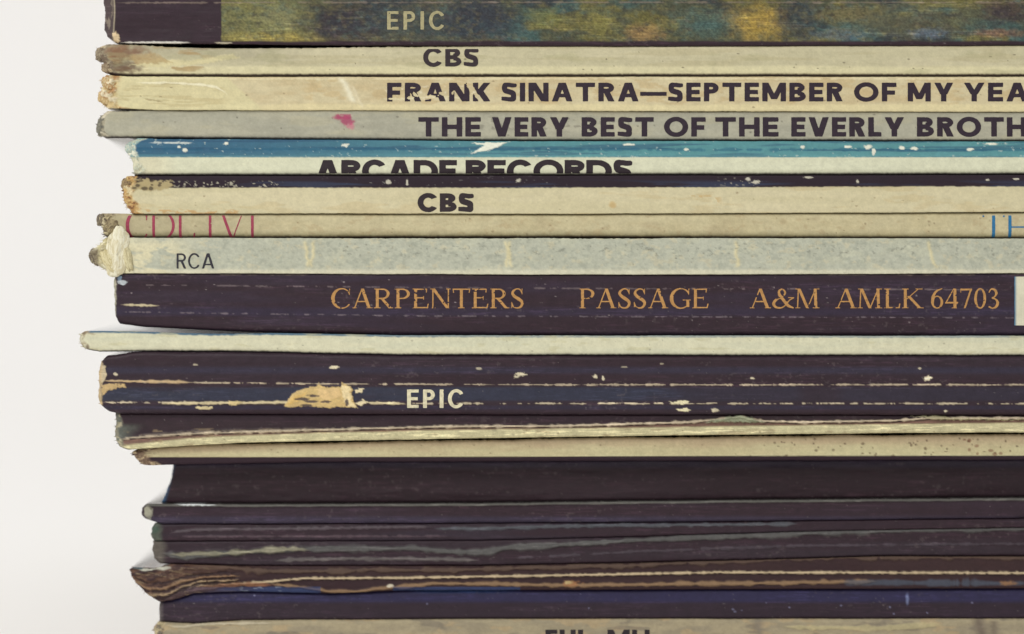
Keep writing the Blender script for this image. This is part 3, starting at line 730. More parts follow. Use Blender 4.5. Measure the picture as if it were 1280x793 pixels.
def p7(s):
    s.base((196, 186, 150), (188, 176, 138), 50, 14, .6)
    s.blotch((206, 196, 158), 24, 12, .52, .2, .4, 2); s.blotch((170, 154, 122), 26, 12, .60, .16, .3, 3); s.blotch((172, 150, 114), 10, 7, .64, .12, .35, 4)
    s.mix((170, 160, 130), .5 * (1 - sst(200, 420, s.X)))
    s.specks((110, 84, 62), 30, 160, 1290, 272, 294, .5, 1.2, .5)
    s.worn_end(24, [(156, 142, 112), (184, 170, 132), (100, 86, 74), (212, 200, 164)], .5, .95, 4.5)
    s.grain(.06)
sleeve(label='rounded tan sleeve with cut-off magenta letters at left end and blue ones at right', cover=(150, 132, 98),
       top=[(A, 266), (160, 268.5), (300, 269), (700, 269.5), (1100, 268), (B, 266.5)], bot=[(A, 296), (200, 297.5), (700, 297), (B, 298.5)],
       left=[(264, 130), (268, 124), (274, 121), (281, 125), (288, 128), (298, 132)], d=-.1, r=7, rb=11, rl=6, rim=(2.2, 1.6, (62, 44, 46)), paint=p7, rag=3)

def p8(s):
    s.base((184, 186, 168), (178, 180, 162), 60, 20, .6)
    s.blotch((196, 196, 172), 22, 12, .55, .14, .4, 2); s.blotch((154, 158, 144), 5, 4, .56, .14, .45, 3); s.blotch((206, 196, 162), 9, 6, .62, .1, .4, 8)
    s.mix((214, 210, 184), .85 * sst(335, 340, s.Y + 2 * (fbm(s.X / 40, s.X * 0, 4) - .5)))
    for i, (x, l) in enumerate(((382, .1), (392, -.1), (632, .2), (636, -.1), (920, .05), (1160, .28))):
        s.vcrease(x, 2.2, 302, 334, (216, 206, 164), .06, .85, l, i + 1)
    s.specks((96, 92, 80), 40, 240, 1290, 302, 338, .4, 1.1, .5); s.blotch((120, 122, 112), 5, 3, .66, .05, .5, 6, 0, (400, 1290, 304, 322, 20))
    s.blotch((222, 214, 178), 26, 12, .44, .12, .8, 7, .06, (120, 230, 300, 345, 30))
    s.worn_end(20, [(206, 196, 152), (184, 174, 140), (226, 220, 190)], .4)
    s.mix((120, 108, 90), .8 * (1 - sst(121, 127, s.X + 5 * (fbm(s.Y / 4, s.Y * 0, 5) - .5))) * sst(308, 314, s.Y))
    s.grain(.07)
p8s = sleeve(label='pale grey sleeve with torn cream paper wad at its left end and small thin lettering', cover=(160, 160, 142),
       top=[(A, 299), (160, 299), (400, 300), (B, 300)], bot=[(A, 340), (160, 342), (260, 342), (700, 343.5), (1000, 343), (B, 341.5)],
       left=[(298, 130), (306, 124), (314, 113), (322, 113), (330, 120), (336, 128), (343, 142)], d=.3, r=1.5, rb=1.5, rl=7, paint=p8, rag=3.5)

def p9(s):
    s.base(BLK, (50, 38, 54), 220, 14, .7)
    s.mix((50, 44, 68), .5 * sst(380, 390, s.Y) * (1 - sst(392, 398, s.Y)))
    s.line([(160, 356.5), (650, 360.5), (1260, 362.5)], 0.8, (120, 106, 108), .03, .6, .52, .4, 7, k=2)
    s.line([(150, 390), (500, 395), (1400, 398)], 0.8, (126, 114, 120), .03, .6, .50, .4, 6, k=3)
    s.line([(151, 381), (200, 382.5)], 1.2, (200, 186, 150), .05, .9, 0, .3, k=4)
    s.line([(150, 343.5), (1400, 343.5)], .8, (120, 106, 96), .0, .5, .5, .4, k=5)
    s.specks((150, 140, 140), 24, 160, 1260, 348, 404, .4, .9, .7)
    s.blob(153, 353, 5, 3.4, (186, 192, 196), .8, .3, .06, 1, 3, 2); s.blob(150, 348, 3, 3, (120, 140, 160), .8, .3, .06, .9, 3, 2)
    s.mix((176, 172, 150), .9 * (1 - sst(143.5, 146.5, s.X + 4 * (fbm(s.Y / 6, s.Y * 0, 15) - .5))))
    s.grain(.08)
p9s = sleeve(label='dark navy sleeve with gold serif lettering and a white sticker at its right', gloss=True, cover=(50, 44, 56),
       top=[(A, 342), (142, 343.5), (400, 343.5), (B, 343.2)], bot=[(A, 404), (150, 405), (180, 409), (300, 415), (500, 419), (800, 419.5), (B, 420)],
       left=[(342, 145), (350, 142), (372, 142), (386, 144), (394, 144), (408, 150)], d=0, r=2.5, rb=6, rl=6, paint=p9, rag=1.4)

def p10(s):
    s.base((214, 211, 182), (206, 206, 180), 110, 8, .7)
    ytop = top_edge(s.sp, s.X)
    s.mix((44, 92, 124), .9 * (1 - sst(1.6, 3.2, s.Y - ytop + 1.2 * (vn(s.X / 4, s.X * 0, 5) - .5))) * (1 - .4 * sst(350, 700, s.X)))
    yb = bot_edge(s.sp, s.X)
    s.blotch((196, 190, 152), 30, 6, .60, .1, .5, 2); s.specks((110, 104, 88), 20, 150, 1290, 424, 440, .4, .9, .5)
    s.worn_end(9, [(176, 164, 136), (206, 202, 176), (128, 112, 90)], .25, .9, 4)
    s.line([(108, 416), (122, 419), (128, 428), (120, 436)], 1, (160, 140, 110), .04, .6, 0, .5, k=5)
    s.grain(.05)
sleeve(label='thin white sleeve with blue top edge that juts out furthest to the left', cover=(56, 84, 104),
       top=[(A, 414), (112, 413.5), (165, 414), (220, 416), (300, 418), (500, 421), (B, 421.5)], bot=[(A, 436), (125, 440), (200, 439), (300, 440), (500, 444), (B, 445)],
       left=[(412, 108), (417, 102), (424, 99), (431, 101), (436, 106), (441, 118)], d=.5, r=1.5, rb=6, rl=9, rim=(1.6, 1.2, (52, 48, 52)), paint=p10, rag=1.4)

def p11(s):
    s.base(BLK, (50, 38, 48), 260, 16, .6)
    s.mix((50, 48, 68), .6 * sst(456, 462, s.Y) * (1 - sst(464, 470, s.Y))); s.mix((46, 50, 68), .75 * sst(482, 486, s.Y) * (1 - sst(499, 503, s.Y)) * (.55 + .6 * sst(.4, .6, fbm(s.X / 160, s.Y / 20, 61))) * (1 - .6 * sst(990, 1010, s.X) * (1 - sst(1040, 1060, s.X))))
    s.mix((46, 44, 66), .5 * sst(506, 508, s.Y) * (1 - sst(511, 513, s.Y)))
    s.line([(128, 476), (220, 478), (400, 480), (660, 481), (1400, 481)], 0.9, (190, 174, 148), .05, .85, .38, .5, 12, k=2, wv=.5)
    s.line([(128, 503), (380, 504), (600, 504.5), (1400, 504.5)], 0.9, (200, 186, 158), .05, .85, .44, .7, 9, k=3, wv=.7)
    s.line([(200, 504), (380, 503)], 1.3, (212, 196, 156), .06, .95, 0, .6, k=7); s.line([(450, 503), (510, 505)], 1.3, (212, 196, 156), .06, .95, 0, .6, k=8); s.line([(128, 476), (240, 478)], 1.5, (200, 172, 130), .05, .9, .2, .5, k=9)
    patch = [(354, 509), (360, 500), (368, 490), (382, 485), (396, 483), (400, 479), (404, 484), (426, 484), (428, 478), (436, 482), (441, 487), (440, 494), (443, 503), (447, 510), (432, 509), (424, 508), (410, 510), (396, 509), (380, 508), (366, 509)]
    s.poly(patch, (206, 178, 120), .9, .7, .12)
    s.poly([(398, 487), (424, 485), (428, 496), (412, 500), (398, 496)], (222, 190, 136), 1.2, 1.2, .05, .8); s.poly([(426, 480), (438, 484), (440, 500), (446, 510), (434, 507), (430, 496)], (232, 212, 164), 1.4, .8, .08, .9)
    s.poly([(358, 506), (368, 494), (384, 490), (372, 502)], (220, 182, 106), 1.3, 1, .04, .7)
    for (cx, cy, rx, ry) in ((378, 499, 8, 1.8), (390, 502, 7, 1.6), (392, 495, 7, 1.5), (408, 502, 6, 1.5), (384, 506.5, 8, 1.2), (434, 503, 2, 4), (414, 482, 11, 1.2)):
        s.blob(cx, cy, rx, ry, (66, 56, 62), .7, .3, -.08, .9, 4, 2)
    s.poly([(443, 488), (455, 485), (452, 490), (445, 492)], (226, 210, 170), 1.2, .6, .06); s.poly([(444, 504), (455, 500), (462, 504), (450, 507)], (226, 210, 170), 1.2, .6, .06)
    s.poly([(244, 508), (262, 508.5), (269, 510), (262, 512), (248, 511.5)], (206, 190, 146), .8, .6, .08); s.poly([(286, 502), (304, 502.5), (296, 507), (290, 508), (286, 505)], (214, 192, 140), 1, .6, .08)
    s.poly([(836, 503), (850, 501), (861, 501.5), (860, 505), (846, 506)], (232, 222, 182), .8, .6, .08); s.poly([(845, 511), (858, 510), (864, 513), (856, 515), (848, 514)], (232, 222, 182), .8, .6, .08)
    for (cx, cy, rx, ry, a) in ((418, 459.5, 5, 2, 1), (651, 468, 6, 2.2, 1), (645, 471, 3, 2, .8), (744, 471, 3, 2.6, 1), (754, 473, 1.6, 2.4, .9), (940, 473, 2.4, 1.6, .8), (1159, 473, 4, 3, 1), (1149, 461, 2, 1.4, .6), (599, 461, 3, 1.8, .5), (894, 513, 4, 2.2, .7), (1182, 514, 2, 1.3, .8), (245, 456, 3, 1, .5), (145, 468, 3, 2, .7), (780, 459, 4, 1, .4), (827, 455, 2, 1, .4)):
        s.blob(cx, cy, rx, ry, (226, 214, 182), .8, .3, .06, a, 2.6, 2)
    s.poly([(128, 480), (146, 480), (156, 478), (158, 484), (146, 485), (136, 488), (128, 494)], (196, 168, 118), 1.4, .8, .06, .9); s.poly([(126, 455), (132, 458), (134, 470), (129, 478), (125, 474)], (196, 180, 148), 1.2, .8, .05)
    s.mix((190, 168, 130), .9 * (1 - sst(126, 129.5, s.X + 4 * (fbm(s.Y / 6, s.Y * 0, 15) - .5))))
    s.grain(.07)
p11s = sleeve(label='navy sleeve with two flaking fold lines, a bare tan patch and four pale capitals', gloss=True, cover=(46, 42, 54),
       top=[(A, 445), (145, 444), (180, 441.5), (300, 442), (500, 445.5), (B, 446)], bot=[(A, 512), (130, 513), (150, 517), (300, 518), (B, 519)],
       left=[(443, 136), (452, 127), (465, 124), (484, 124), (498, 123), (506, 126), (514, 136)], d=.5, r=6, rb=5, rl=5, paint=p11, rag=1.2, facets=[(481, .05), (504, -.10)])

def p12(s):
    s.base(BLK, (52, 38, 42), 200, 12, .5)
    s.mix((96, 100, 92), .9 * (1 - sst(150, 180, s.X + (s.Y - 540) * .7 + 12 * (fbm(s.X / 14, s.Y / 7, 6) - .5))) * sst(528, 536, s.Y))
    ln = [(150, 549), (170, 547), (240, 542), (300, 540), (400, 537.5), (560, 533.5), (720, 532.5), (860, 528), (900, 524), (925, 521), (955, 527), (1000, 528), (1120, 526), (1160, 523), (1400, 523)]
    Yl = path(ln, s.X)
    low = sst(1.5, 3, s.Y - Yl)
    s.mix((128, 98, 86), low * .9)
    cr = [(140, 556), (160, 556), (240, 547.5), (300, 544.5), (400, 541), (560, 537.5), (720, 535.5), (1000, 531.5), (1400, 527)]
    Yc = path(cr, s.X) + 1.4 * (fbm(s.X / 26, s.X * 0, 44) - .5)
    s.mix((205, 198, 156), .95 * sst(-1.0, 1.2, s.Y - Yc) * (.85 + .15 * fbm(s.X / 20, s.Y / 4, 9)))
    s.blotch((150, 130, 100), 20, 4, .62, .08, .5, 5, 0, (150, 1400, 536, 558, 4))
    s.h = s.h + .5 * sst(-1.0, 1.2, s.Y - Yc)
    s.line(ln, 1.5, (200, 184, 158), .35, .9, 0, .5, k=2, wv=.45); s.line([(170, 545), (240, 540), (400, 535.6)], 1.2, (120, 108, 96), .2, .5, 0, .4, k=7)
    s.poly([(880, 528), (905, 522), (925, 519.5), (940, 523), (955, 528)], (150, 156, 128), 1, 1.2, .35, .9)
    s.poly([(1140, 521), (1175, 520), (1200, 523), (1260, 524), (1290, 524), (1290, 526), (1170, 525)], (186, 178, 140), 1.2, 1, .2, .8)
    s.specks((110, 90, 70), 24, 200, 1290, 538, 552, .5, 1.2, .5)
    s.worn_end(8, [(132, 128, 112), (96, 100, 92), (176, 168, 140)], .3, .9, 5)
    s.grain(.07)
sleeve(label='dark sleeve whose lower half shows wavy bare cream board edges, above the brownish cream spine', cover=(90, 78, 70), gloss=True,
       top=[(A, 517), (150, 518), (300, 519), (B, 520)], bot=[(A, 560), (160, 562.5), (180, 561), (240, 557), (300, 554), (400, 551.5), (600, 548), (760, 545.6), (1000, 542.8), (1200, 541), (B, 540.5)],
       left=[(517, 144), (530, 144), (545, 143), (553, 145), (559, 150), (563, 160)], d=-.2, r=2, rb=3, rl=6, paint=p12, rag=1.4)

def p13(s):
    s.base((198, 190, 150), (190, 178, 140), 80, 8, .7)
    yt = top_edge(s.sp, s.X); yb = bot_edge(s.sp, s.X)
    q = (s.Y - yt) / (yb - yt)
    s.mix((178, 154, 126), .7 * (1 - sst(.15, .6, q + .3 * (fbm(s.X / 50, s.Y / 6, 3) - .5)))); s.mix((212, 206, 162), .7 * sst(.7, .9, q))  # overhang shade painted brown into the top, lit lower part painted paler
    dk = sst(571.3, 572.5, s.Y + 2 * sst(200, 1300, s.X)); s.mix(BLK, dk)
    s.blotch((130, 106, 90), 16, 6, .50, .1, .8, 4, .1, (160, 200, 560, 582, 10))
    s.specks((96, 78, 60), 50, 960, 1290, 548, 570, .6, 1.6, .7); s.specks((110, 60, 44), 8, 1200, 1285, 548, 570, 1.2, 2.6, .6, 3)
    s.specks((110, 92, 70), 24, 200, 960, 556, 570, .5, 1.1, .5, 5)
    s.worn_end(22, [(140, 118, 98), (100, 78, 66), (196, 176, 140)], .4, .9, 5)
    s.grain(.06)
sleeve(label='brownish cream sleeve with blank spine lying on the thick black sleeve', cover=(60, 52, 60),
       top=[(A, 564), (180, 563.5), (240, 559), (300, 557), (400, 555), (600, 551.5), (760, 548.8), (1000, 546.3), (1200, 544.5), (B, 544)], bot=[(A, 581), (190, 582), (240, 581), (400, 578), (B, 575)],
       left=[(560, 172), (566, 164), (572, 167), (578, 172), (583, 180)], d=-.7, r=4, rb=3, rl=5, paint=p13, rag=2.2)

def p14(s):
    s.base((47, 31, 38), (52, 36, 44), 240, 20, .5)
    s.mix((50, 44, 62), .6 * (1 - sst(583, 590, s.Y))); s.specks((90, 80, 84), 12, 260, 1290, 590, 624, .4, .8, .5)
    s.mix((40, 82, 116), .8 * (1 - sst(200, 206, s.X - (628 - s.Y) * .25))); s.grain(.05)
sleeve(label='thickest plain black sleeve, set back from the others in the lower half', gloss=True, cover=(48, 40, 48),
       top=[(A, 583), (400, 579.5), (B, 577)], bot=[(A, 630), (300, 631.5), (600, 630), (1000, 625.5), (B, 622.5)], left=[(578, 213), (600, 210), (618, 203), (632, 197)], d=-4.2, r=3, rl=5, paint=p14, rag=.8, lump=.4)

def dark_layers(base, var, lines, extra=None, worn=None):
    def f(s):
        s.base(base, var, 200, 12, .6)
        for i, (pts, w, col, h, amt, brk) in enumerate(lines):
            s.line(pts, w, col, h, amt, brk, .8, 26, k=i + 2, wv=.35, soft=.9)
        if extra: extra(s)
        if worn: s.worn_end(*worn)
        s.grain(.07)
    return f
def x15(s):
    yt = top_edge(s.sp, s.X)
    s.mix((98, 98, 92), .8 * (1 - sst(2.0, 4.0, s.Y - yt + 2 * (fbm(s.X / 18, s.X * 0, 8) - .5)))); s.h = s.h + .25 * (1 - sst(2.5, 4.5, s.Y - yt))
    s.line([(215, 631), (270, 632.5)], 1.2, (214, 220, 220), .03, .8, .2, .3, k=8); s.mix((60, 56, 78), .5 * sst(644, 650, s.Y))
    s.blob(183, 641, 5, 8, (170, 168, 148), .6, .4, .1, .8, 3, 3)
sleeve(label='dark sleeve with a worn grey upper edge, directly under the thick black sleeve', gloss=True, cover=(70, 66, 68),
       top=[(A, 632), (185, 631), (230, 629.5), (300, 632.5), (600, 631.5), (1000, 627), (1250, 624.5), (B, 623.5)], bot=[(A, 648), (180, 650), (200, 656), (600, 655), (1000, 652), (B, 647)],
       left=[(628, 184), (636, 175), (644, 174), (650, 179), (656, 186)], d=-1.8, r=3, rb=4, rl=7, paint=dark_layers(BLK, (52, 38, 50), [], x15), rag=1.2)

def x16(s):
    s.mix((80, 86, 76), .9 * (1 - sst(196, 204, s.X + 6 * (fbm(s.X / 8, s.Y / 5, 4) - .5)))); s.blob(190, 663, 6, 5, (62, 84, 72), .6, .4, .1, .7, 4, 3)
    s.blotch((150, 142, 118), 5, 7, .56, .1, .7, 6, .1, (186, 200, 676, 704, 4))
sleeve(label='dark worn sleeve with faint ridge lines along its spine, under the grey edged sleeve', gloss=True, cover=(60, 56, 60),
       top=[(A, 657), (200, 657), (600, 656.5), (1000, 654), (B, 649)], bot=[(A, 678), (600, 677), (800, 672), (1000, 666), (B, 659)],
       left=[(654, 192), (662, 187), (672, 187), (680, 190)], d=-2.2, r=3, rl=5, rag=1.5,
       paint=dark_layers(BLK, (50, 42, 54), [([(210, 668), (240, 664), (400, 662), (540, 660)], 1.6, (92, 82, 88), .15, .8, .0), ([(540, 663), (640, 661), (780, 658), (1000, 656)], 2.2, (88, 92, 98), .2, .7, .2), ([(220, 672), (400, 672), (560, 672)], 1.2, (96, 78, 86), .1, .6, .3)], x16))

def x17(s):
    ln = [(200, 694), (230, 698), (280, 693), (370, 688), (430, 688), (520, 687), (560, 691), (610, 691), (640, 685), (680, 684), (800, 677), (960, 670), (1100, 664), (1400, 660)]
    s.line(ln, 3.6, (92, 92, 90), .3, .8, 0, .8, k=2, wv=.3); s.line([(210, 695), (280, 693), (370, 688), (385, 689)], 2.6, (140, 136, 114), .2, .85, 0, .8, k=3)
    s.line([(340, 703), (400, 701), (480, 700), (600, 702)], 2, (104, 98, 96), .15, .7, .1, k=4); s.line([(640, 700), (800, 691), (1000, 684), (1400, 680)], 1.4, (84, 76, 84), .12, .5, .3, k=5)
    s.mix((96, 90, 82), .85 * (1 - sst(198, 210, s.X + 8 * (fbm(s.X / 8, s.Y / 5, 4) - .5))))
sleeve(label='dark warped sleeve with a thick wavy grey line sweeping upwards to the right', gloss=True, cover=(64, 60, 62),
       top=[(A, 679), (600, 678), (800, 673), (1000, 667), (1100, 662), (B, 660)], bot=[(A, 704), (220, 707), (300, 709), (600, 709), (800, 705), (1000, 700), (1100, 697), (B, 697)],
       left=[(676, 188), (690, 188), (700, 190), (708, 198)], d=-2.4, r=3, rl=5, rag=1.8, paint=dark_layers(BLK, (52, 42, 50), [], x17))

def x18(s):
    s.line([(200, 716), (260, 708), (340, 716), (480, 714), (560, 714), (800, 708), (1000, 699), (1160, 697), (1400, 700)], 3.0, (98, 80, 68), .3, .7, .25, 1.4, 12, k=2, wv=.45)
    s.line([(225, 738), (250, 733), (300, 731), (330, 729), (380, 724.5), (500, 724), (720, 720.5), (900, 717), (1100, 717.5), (1400, 718)], 1.4, (206, 186, 152), .4, .9, 0, .4, k=3, wv=.25)
    s.line([(230, 742), (260, 735), (300, 732), (340, 733)], 2.6, (152, 106, 78), .25, .85, 0, .8, k=4)
    s.line([(336, 731), (370, 735), (410, 741), (450, 741), (480, 737), (540, 731), (700, 733), (900, 731.5), (1050, 729), (1100, 729)], 2.2, (150, 122, 92), .3, .8, .15, 1.0, 14, k=5)
    s.line([(1050, 730), (1290, 731)], 4, (78, 86, 100), .1, .7, .3, .8, 16, k=6)
    s.blob(714, 731, 10, 4, (170, 120, 80), .7, .4, .1, .8); s.blob(710, 730, 5, 2, (200, 180, 130), .7, .4, .1, .8); s.blob(1262, 731, 10, 3, (158, 116, 74), .7, .4, .1, .7); s.blob(486, 734, 4, 2, (216, 206, 184), .7, .3, .1, .9)
    s.mix((46, 66, 108), .7 * sst(734.5, 736, s.Y) * ((s.X < 400) | ((s.X > 490) & (s.X < 650)))); s.blotch((150, 160, 176), 6, 2, .58, .06, .6, 9, 0, (300, 350, 735, 741, 6))
    m = (1 - sst(170, 330, s.X + 40 * (fbm(s.X / 30, s.Y / 6, 4) - .5)))
    n = fbm(s.X / 20, s.Y / 3.4 + s.X / 30, 14)
    s.mix((104, 78, 64), m * .95); s.mix((60, 42, 44), m * sst(.46, .60, n)); s.mix((158, 138, 110), m * .6 * sst(.58, .72, fbm(s.X / 22, s.Y / 2.6 - s.X / 26, 24)))
    s.h = s.h + m * (n - .5) * .9
    for q, (dy, cc, w) in enumerate(((0, (52, 38, 42), 1.6), (6, (150, 120, 92), 1.3), (10, (56, 40, 44), 1.5), (15, (172, 148, 116), 1.3), (19, (50, 36, 40), 1.8))):
        s.line([(161, 716 + dy * .5), (168, 724 + dy * .8), (182, 731 + dy), (205, 731 + dy), (225, 724 + dy * .8), (250, 720 + dy * .6), (300, 717 + dy * .6)], w, cc, .25 if q % 2 else -.2, .85, .25, 1.6, 9, k=11 + q)
    s.line([(165, 712), (180, 714), (215, 711)], 1.6, (206, 206, 190), .2, .9, .2, .8, k=7); s.line([(162, 710), (178, 712)], 2, (44, 66, 78), .1, .9, 0, .4, k=9)
sleeve(label='brown torn sleeve with shredded left corner and one thin bright cream line along its spine', cover=(90, 72, 62),
       top=[(A, 711), (160, 710.5), (190, 711.5), (215, 709), (300, 711), (600, 711), (800, 707), (1000, 702), (1100, 699), (B, 699)], bot=[(A, 730), (168, 736), (180, 746), (196, 754), (212, 752), (240, 743), (300, 741), (410, 744), (500, 740), (B, 737)],
       left=[(708, 164), (714, 160), (722, 162), (732, 168), (742, 178), (755, 196)], d=-2.0, r=3, rb=3, rl=6, rag=2.4, paint=dark_layers((54, 36, 40), (62, 44, 44), [], x18))

def p19(s):
    s.base((46, 33, 44), (48, 36, 50), 240, 12, .5)
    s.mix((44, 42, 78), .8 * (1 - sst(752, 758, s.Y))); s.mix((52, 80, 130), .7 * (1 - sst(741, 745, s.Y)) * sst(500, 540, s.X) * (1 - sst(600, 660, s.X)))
    s.specks((130, 130, 160), 14, 240, 1280, 742, 770, .5, 1.1, .6); s.blob(1137, 752, 2, 6, (120, 130, 170), .5, .5, 0, .7)
    s.mix((110, 104, 100), .6 * (1 - sst(196, 204, s.X))); s.grain(.06)
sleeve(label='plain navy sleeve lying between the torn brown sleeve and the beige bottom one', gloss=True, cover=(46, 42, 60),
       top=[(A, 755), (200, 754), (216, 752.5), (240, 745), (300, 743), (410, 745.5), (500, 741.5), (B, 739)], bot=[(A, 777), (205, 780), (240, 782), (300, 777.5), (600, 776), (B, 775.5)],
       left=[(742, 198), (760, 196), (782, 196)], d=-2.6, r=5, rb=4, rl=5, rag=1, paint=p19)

def p20(s):
    s.base((168, 156, 128), (150, 140, 118), 60, 10, .8); s.blotch((180, 158, 122), 30, 12, .56, .1, .6, 2); s.blotch((120, 112, 100), 40, 12, .60, .1, .6, 3)
    s.vcrease(950, 6, 775, 830, (126, 118, 106), -.1, .7, 0, 2); s.vcrease(1228, 8, 775, 830, (110, 98, 88), -.12, .8, .1, 3); s.vcrease(1246, 6, 778, 830, (110, 98, 88), -.12, .6, .1, 4)
    s.line([(205, 784), (225, 786), (250, 782), (340, 781)], 1.6, (196, 186, 160), .2, .8, 0, .6, k=5); s.line([(980, 786), (1100, 788), (1180, 783)], 3, (190, 178, 136), .15, .7, 0, .8, k=6)
    s.worn_end(16, [(160, 140, 112), (120, 112, 100), (190, 176, 140)], .35); s.grain(.06)
p20s = sleeve(label='beige sleeve at the bottom edge with only the tops of black letters in view', cover=(140, 128, 104),
       top=[(A, 778), (200, 781), (240, 784), (300, 779.5), (420, 778), (B, 777.5)], bot=[(A, 828), (B, 828)], left=[(778, 196), (786, 190), (806, 190), (830, 194)], d=-2.4, r=4, rl=6, rag=2, paint=p20)

def plain(col, var, gloss, label, y0, y1, x0, d):
    def f(s): s.base(col, var, 120, 12, .7); s.blotch(var, 14, 5, .62, .08, .5, 3); s.worn_end(12, [(150, 138, 114), (116, 104, 90), (196, 184, 152)], .3); s.grain(.06)
    sleeve(label=label, gloss=gloss, cover=col, top=[(A, y0), (B, y0)], bot=[(A, y1), (B, y1)], left=[(y0, x0 + 2), ((y0 + y1) / 2, x0), (y1, x0 + 3)], d=d, r=4, rl=6, rag=1.6, paint=f)
plain((96, 60, 54), (110, 74, 62), True, 'dark red sleeve between the beige one and the lowest pale one', 831, 872, 172, -2)
plain((186, 176, 144), (170, 160, 130), False, 'pale sleeve resting on the white tabletop, lowest of the stack', 874, 916, 160, -2)

for sp in S:
    build_sleeve(sp)
s1, s2, s3, s4, s5, s6, s7, s8, s9, s10, s11 = S[:11]

INK = (46, 34, 46)
lettering(s1, [('EPIC', 484, 556)], 14.5, 37.5, (168, 160, 122), w=.19, gap=.27, seed=1, wear=.2)
lettering(s2, [('CBS', 529, 598)], 60.5, 83.5, (52, 42, 46), w=.27, gap=.14, seed=2, wear=.16, clip=(61.6, 84))
lettering(s3, [('FRANK', 484, 613), ('SINATRA', 627, 798), ('-', 800, 833), ('SEPTEMBER', 835, 1053), ('OF', 1067, 1120), ('MY', 1134, 1191), ('YEARS', 1204, 1333)], 104, 127.3, INK, w=.285, gap=.18, seed=3,
          chips=[(590, 112, 3, 13, -.6), (513, 123, 5, 2.2, .2), (538, 122, 9, 2.6, -.15), (554, 118, 6, 2, .3), (566, 117, 1.6, 3, .4), (489, 124, 5, 1.2, 0), (519, 119, 4, 2, .6), (580, 103, 4, 3, .3)])
lettering(s4, [('THE', 523, 601), ('VERY', 615, 711), ('BEST', 727, 817), ('OF', 830, 882), ('THE', 894, 973), ('EVERLY', 989, 1130), ('BROTHERS', 1146, 1353)], 146.8, 171, INK, w=.29, gap=.16, seed=4, clip=(140, 171.4))
lettering(s5, [('ARCADE', 394, 571), ('RECORDS', 582, 790)], 200.3, 228, (44, 34, 40), w=.30, gap=.05, seed=5, clip=(199, 217))
lettering(s6, [('CBS', 522, 592)], 242, 265, (48, 38, 42), w=.32, gap=.10, seed=6)
MAG = (158, 62, 86)
lettering(s7, [('CDL', 157, 243), ('I', 255, 270), ('VI', 274, 322)], 264, 300, MAG, kind='serif', w=.095, gap=.08, seed=7, clip=(269.5, 297.2), wear=.2)
lettering(s7, [('THE', 1228, 1322)], 262, 306, (44, 112, 156), kind='serif', w=.09, gap=.04, seed=8, clip=(269.5, 297.0), wear=.2)
lettering(s8, [('RCA', 221, 268)], 317, 336, (50, 48, 56), w=.135, gap=.12, seed=9)
GOLD = (184, 138, 82)
lettering(s9, [('CARPENTERS', 414, 655), ('PASSAGE', 724, 885), ('A&M', 938, 1024), ('AMLK', 1045, 1153), ('64703', 1164, 1249)], 361, 385.5, GOLD, kind='serif', w=.15, gap=.11, seed=10, wear=.27, res=.5)
lettering(s11, [('EPIC', 509, 580)], 487, 510, (216, 208, 176), w=.21, gap=.24, seed=11, wear=.18)
lettering(S[19], [('FUL', 682, 737), ('MU', 760, 813)], 789.5, 814, (44, 36, 40), w=.26, gap=.12, seed=12)

# white sticker on the gold lettered sleeve
def sticker(sp, x0, x1, y0, y1):
    gx = np.linspace(x0, x1, 60); gy = np.linspace(y0, y1, 50)
    X, Y = np.meshgrid(gx, gy)
    X = X + (fbm(Y / 8, Y * 0, 3) - .5) * 1.2 * (X < x0 + 2)
    H, C = surface(sp, X, Y)
    P = np.stack([WX(X), -(H + .07) * MM, WZ(Y)], -1)
    t = sst(x0, x0 + 3.5, X)[..., None]
    C = lin((70, 118, 150)) * (1 - t) + lin((214, 210, 186)) * t
    C = C * (1 + .1 * (fbm(X / 8, Y / 8, 12) - .5))[..., None]
    make_mesh('sticker', P.reshape(-1, 3), grid_faces(50, 60), M_PAPER, sp['root'], sp['origin'], C.reshape(-1, 3), True)
sticker(s9, 1268, 1330, 346, 407)

# torn wads of board paper at the ragged ends
def tall(u): return 1 + .25 * np.clip(-np.sin(u), 0, 1) ** 3 - .12 * np.cos(u * 2)
torn_lump(s8, tall, 147, 319, 17, 25, .5, (232, 227, 202), (210, 200, 166), 3, 0.10, .3, rel=.5)
torn_lump(s8, None, 149, 297, 8, 15, .35, (236, 232, 210), (218, 212, 182), 9, .05, .6, rel=.4)
torn_lump(s8, None, 160, 322, 6, 18, .35, (214, 206, 168), (186, 174, 134), 11, -.25, .45, rel=.6)
torn_lump(s8, None, 136, 326, 7, 15, .35, (222, 212, 172), (196, 182, 136), 12, -.45, .45, rel=.6)
torn_lump(s8, None, 120, 322, 8, 11, .6, (150, 140, 116), (104, 92, 78), 13, -.5, -.4)
torn_lump(s3, None, 137, 104, 9, 10, .6, (206, 190, 150), (180, 142, 98), 21, .2, .1, rel=.9)
torn_lump(s3, None, 131, 122, 8, 10, .6, (212, 190, 144), (190, 162, 116), 25, -.3, .0)
torn_lump(s2, None, 125, 67, 6, 8, .5, (168, 156, 132), (128, 114, 96), 27, .2, -.3)
torn_lump(s2, None, 132, 85, 6, 6, .5, (176, 160, 132), (138, 118, 98), 29, .2, -.2)
torn_lump(s4, None, 125, 158, 5, 11, .5, (108, 108, 98), (150, 146, 130), 31, .1, -.5)
torn_lump(s6, None, 158, 230, 7, 7, .5, (168, 148, 110), (120, 98, 76), 33, .3, -.2)
torn_lump(s7, None, 126, 275, 6, 8, .5, (104, 94, 84), (150, 138, 112), 37, .0, -.4)
torn_lump(s7, None, 139, 284, 10, 10, .5, (170, 156, 120), (122, 108, 84), 39, .3, -.3)
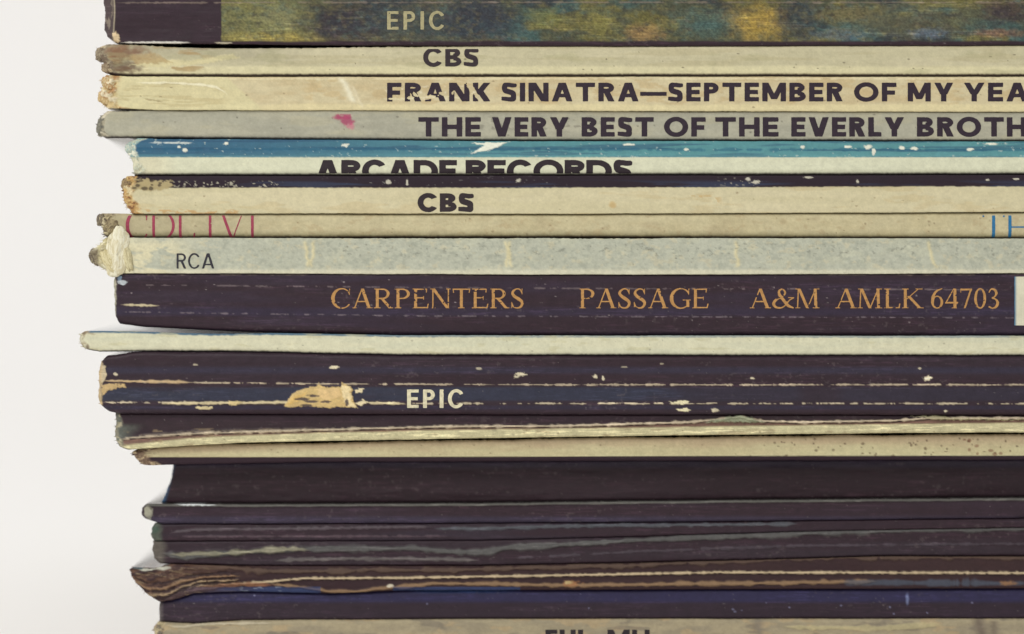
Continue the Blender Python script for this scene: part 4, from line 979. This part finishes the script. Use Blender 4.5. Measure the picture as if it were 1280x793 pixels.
torn_lump(s5, None, 162, 186, 6, 7, .45, (206, 212, 196), (150, 176, 172), 41, .3, -.1)
for sp, n, c, L in ((s2, 52, (170, 155, 130), 6), (s3, 80, (214, 196, 152), 7), (s4, 28, (160, 154, 136), 5), (s5, 32, (206, 212, 200), 5), (s6, 52, (190, 164, 118), 6), (s7, 52, (160, 146, 116), 6), (s8, 92, (216, 208, 176), 8), (s10, 24, (190, 180, 150), 5), (s11, 28, (190, 168, 130), 4), (S[11], 12, (140, 134, 116), 5), (S[12], 18, (150, 130, 106), 5), (S[15], 10, (120, 120, 104), 5), (S[17], 24, (140, 108, 84), 7)):
    fibres(sp, n, c, L)

def plies(sp, n, cols):
    """split layers of card standing out of the torn end"""
    rg = np.random.RandomState(sp['seed'] + 900)
    ya = float(raw_top(sp, 200.0)); yb = float(bot_edge(sp, 200.0))
    for i in range(n):
        y0 = ya + (yb - ya) * (i + rg.uniform(.2, .8)) / n
        xe = float(left_edge(sp, np.array([y0]))[0])
        L = rg.uniform(1.5, 4); bend = rg.uniform(-.45, .45); nu, nd = 12, 9; th = rg.uniform(.5, 1.0)
        u = np.linspace(0, 1, nu); q = np.linspace(0, 1, nd)
        Uu, Q = np.meshgrid(u, q)
        end = xe - L * (.35 + .9 * fbm(Q * 5 + i, Q * 0 + i * 3.3, 71 + i))
        X = xe + 8 + (end - xe - 8) * Uu
        Yc = y0 + bend * L * np.clip(Uu * 1.6 - .6, 0, 1) ** 1.5 + (fbm(X / 4 + i, Q * 4, 33) - .5) * 2.2
        D = sp.get('d', 0) - .35 - Q * 3.2 - .5 * (1 - Uu) * 0
        t_ = th * (1 - .6 * Uu)
        top = np.stack([WX(X), -D * MM, WZ(Yc - t_ / 2)], -1).reshape(-1, 3); bot = np.stack([WX(X), -D * MM, WZ(Yc + t_ / 2)], -1).reshape(-1, 3)
        F = np.concatenate([grid_faces(nd, nu), grid_faces(nd, nu, True) + nd * nu])
        a = np.arange(nu); e = np.stack([a[:-1], a[1:], a[1:] + nd * nu, a[:-1] + nd * nu], -1)
        b = (np.arange(nd) * nu + nu - 1); e2 = np.stack([b[:-1], b[1:], b[1:] + nd * nu, b[:-1] + nd * nu], -1)
        F = np.concatenate([F, e, e2])
        c = lin(cols[i % len(cols)])
        V = np.concatenate([top, bot]); C = c * (.8 + .4 * vn(V[:, 0] * 9e3, V[:, 1] * 9e3, 5))[:, None]
        make_mesh('card_layer', V, F, M_PAPER, sp['root'], sp['origin'], C, False)
for sp, n, c in ((s2, 4, [(150, 132, 108), (104, 84, 70)]), (s3, 5, [(206, 184, 140), (184, 148, 104), (222, 208, 170)]), (s4, 3, [(150, 146, 130), (104, 100, 92)]), (s5, 3, [(206, 210, 194)]), (s6, 5, [(196, 160, 108), (150, 116, 82)]), (s7, 4, [(140, 124, 98), (96, 82, 70)]), (s8, 4, [(206, 196, 156), (150, 134, 106)]),
                 (s10, 2, [(190, 182, 154)]), (s11, 3, [(180, 156, 118)]), (S[11], 4, [(150, 146, 126), (100, 98, 88)]), (S[12], 3, [(130, 106, 86)]), (S[19], 3, [(150, 132, 106)])):
    plies(sp, n, c)

# ------------------------------------------------------------------ the setting: white table surface sweeping up into a white backdrop
def sweep():
    z0 = WZ(917.5)
    prof = [(-1.2, z0), (-.6, z0), (0, z0), (.5, z0), (.9, z0)]
    for k in range(1, 13):
        a = k / 12 * math.pi / 2
        prof.append((.9 + .3 * math.sin(a), z0 + .3 * (1 - math.cos(a))))
    prof += [(1.2, .9), (1.2, 1.6)]
    xs = np.linspace(-1.6, 1.6, 9)
    V = np.array([[(x, p[0], p[1]) for x in xs] for p in prof])
    m = flat_material('matt_white_paper', (238, 236, 233), .9, .1, .012, 3)
    o = make_mesh('backdrop', V.reshape(-1, 3), grid_faces(len(prof), len(xs), True), m, None, (0, 0, 0), None, True)
    o['kind'] = 'structure'
    md = o.modifiers.new('thickness', 'SOLIDIFY'); md.thickness = .002; md.offset = -1
sweep()
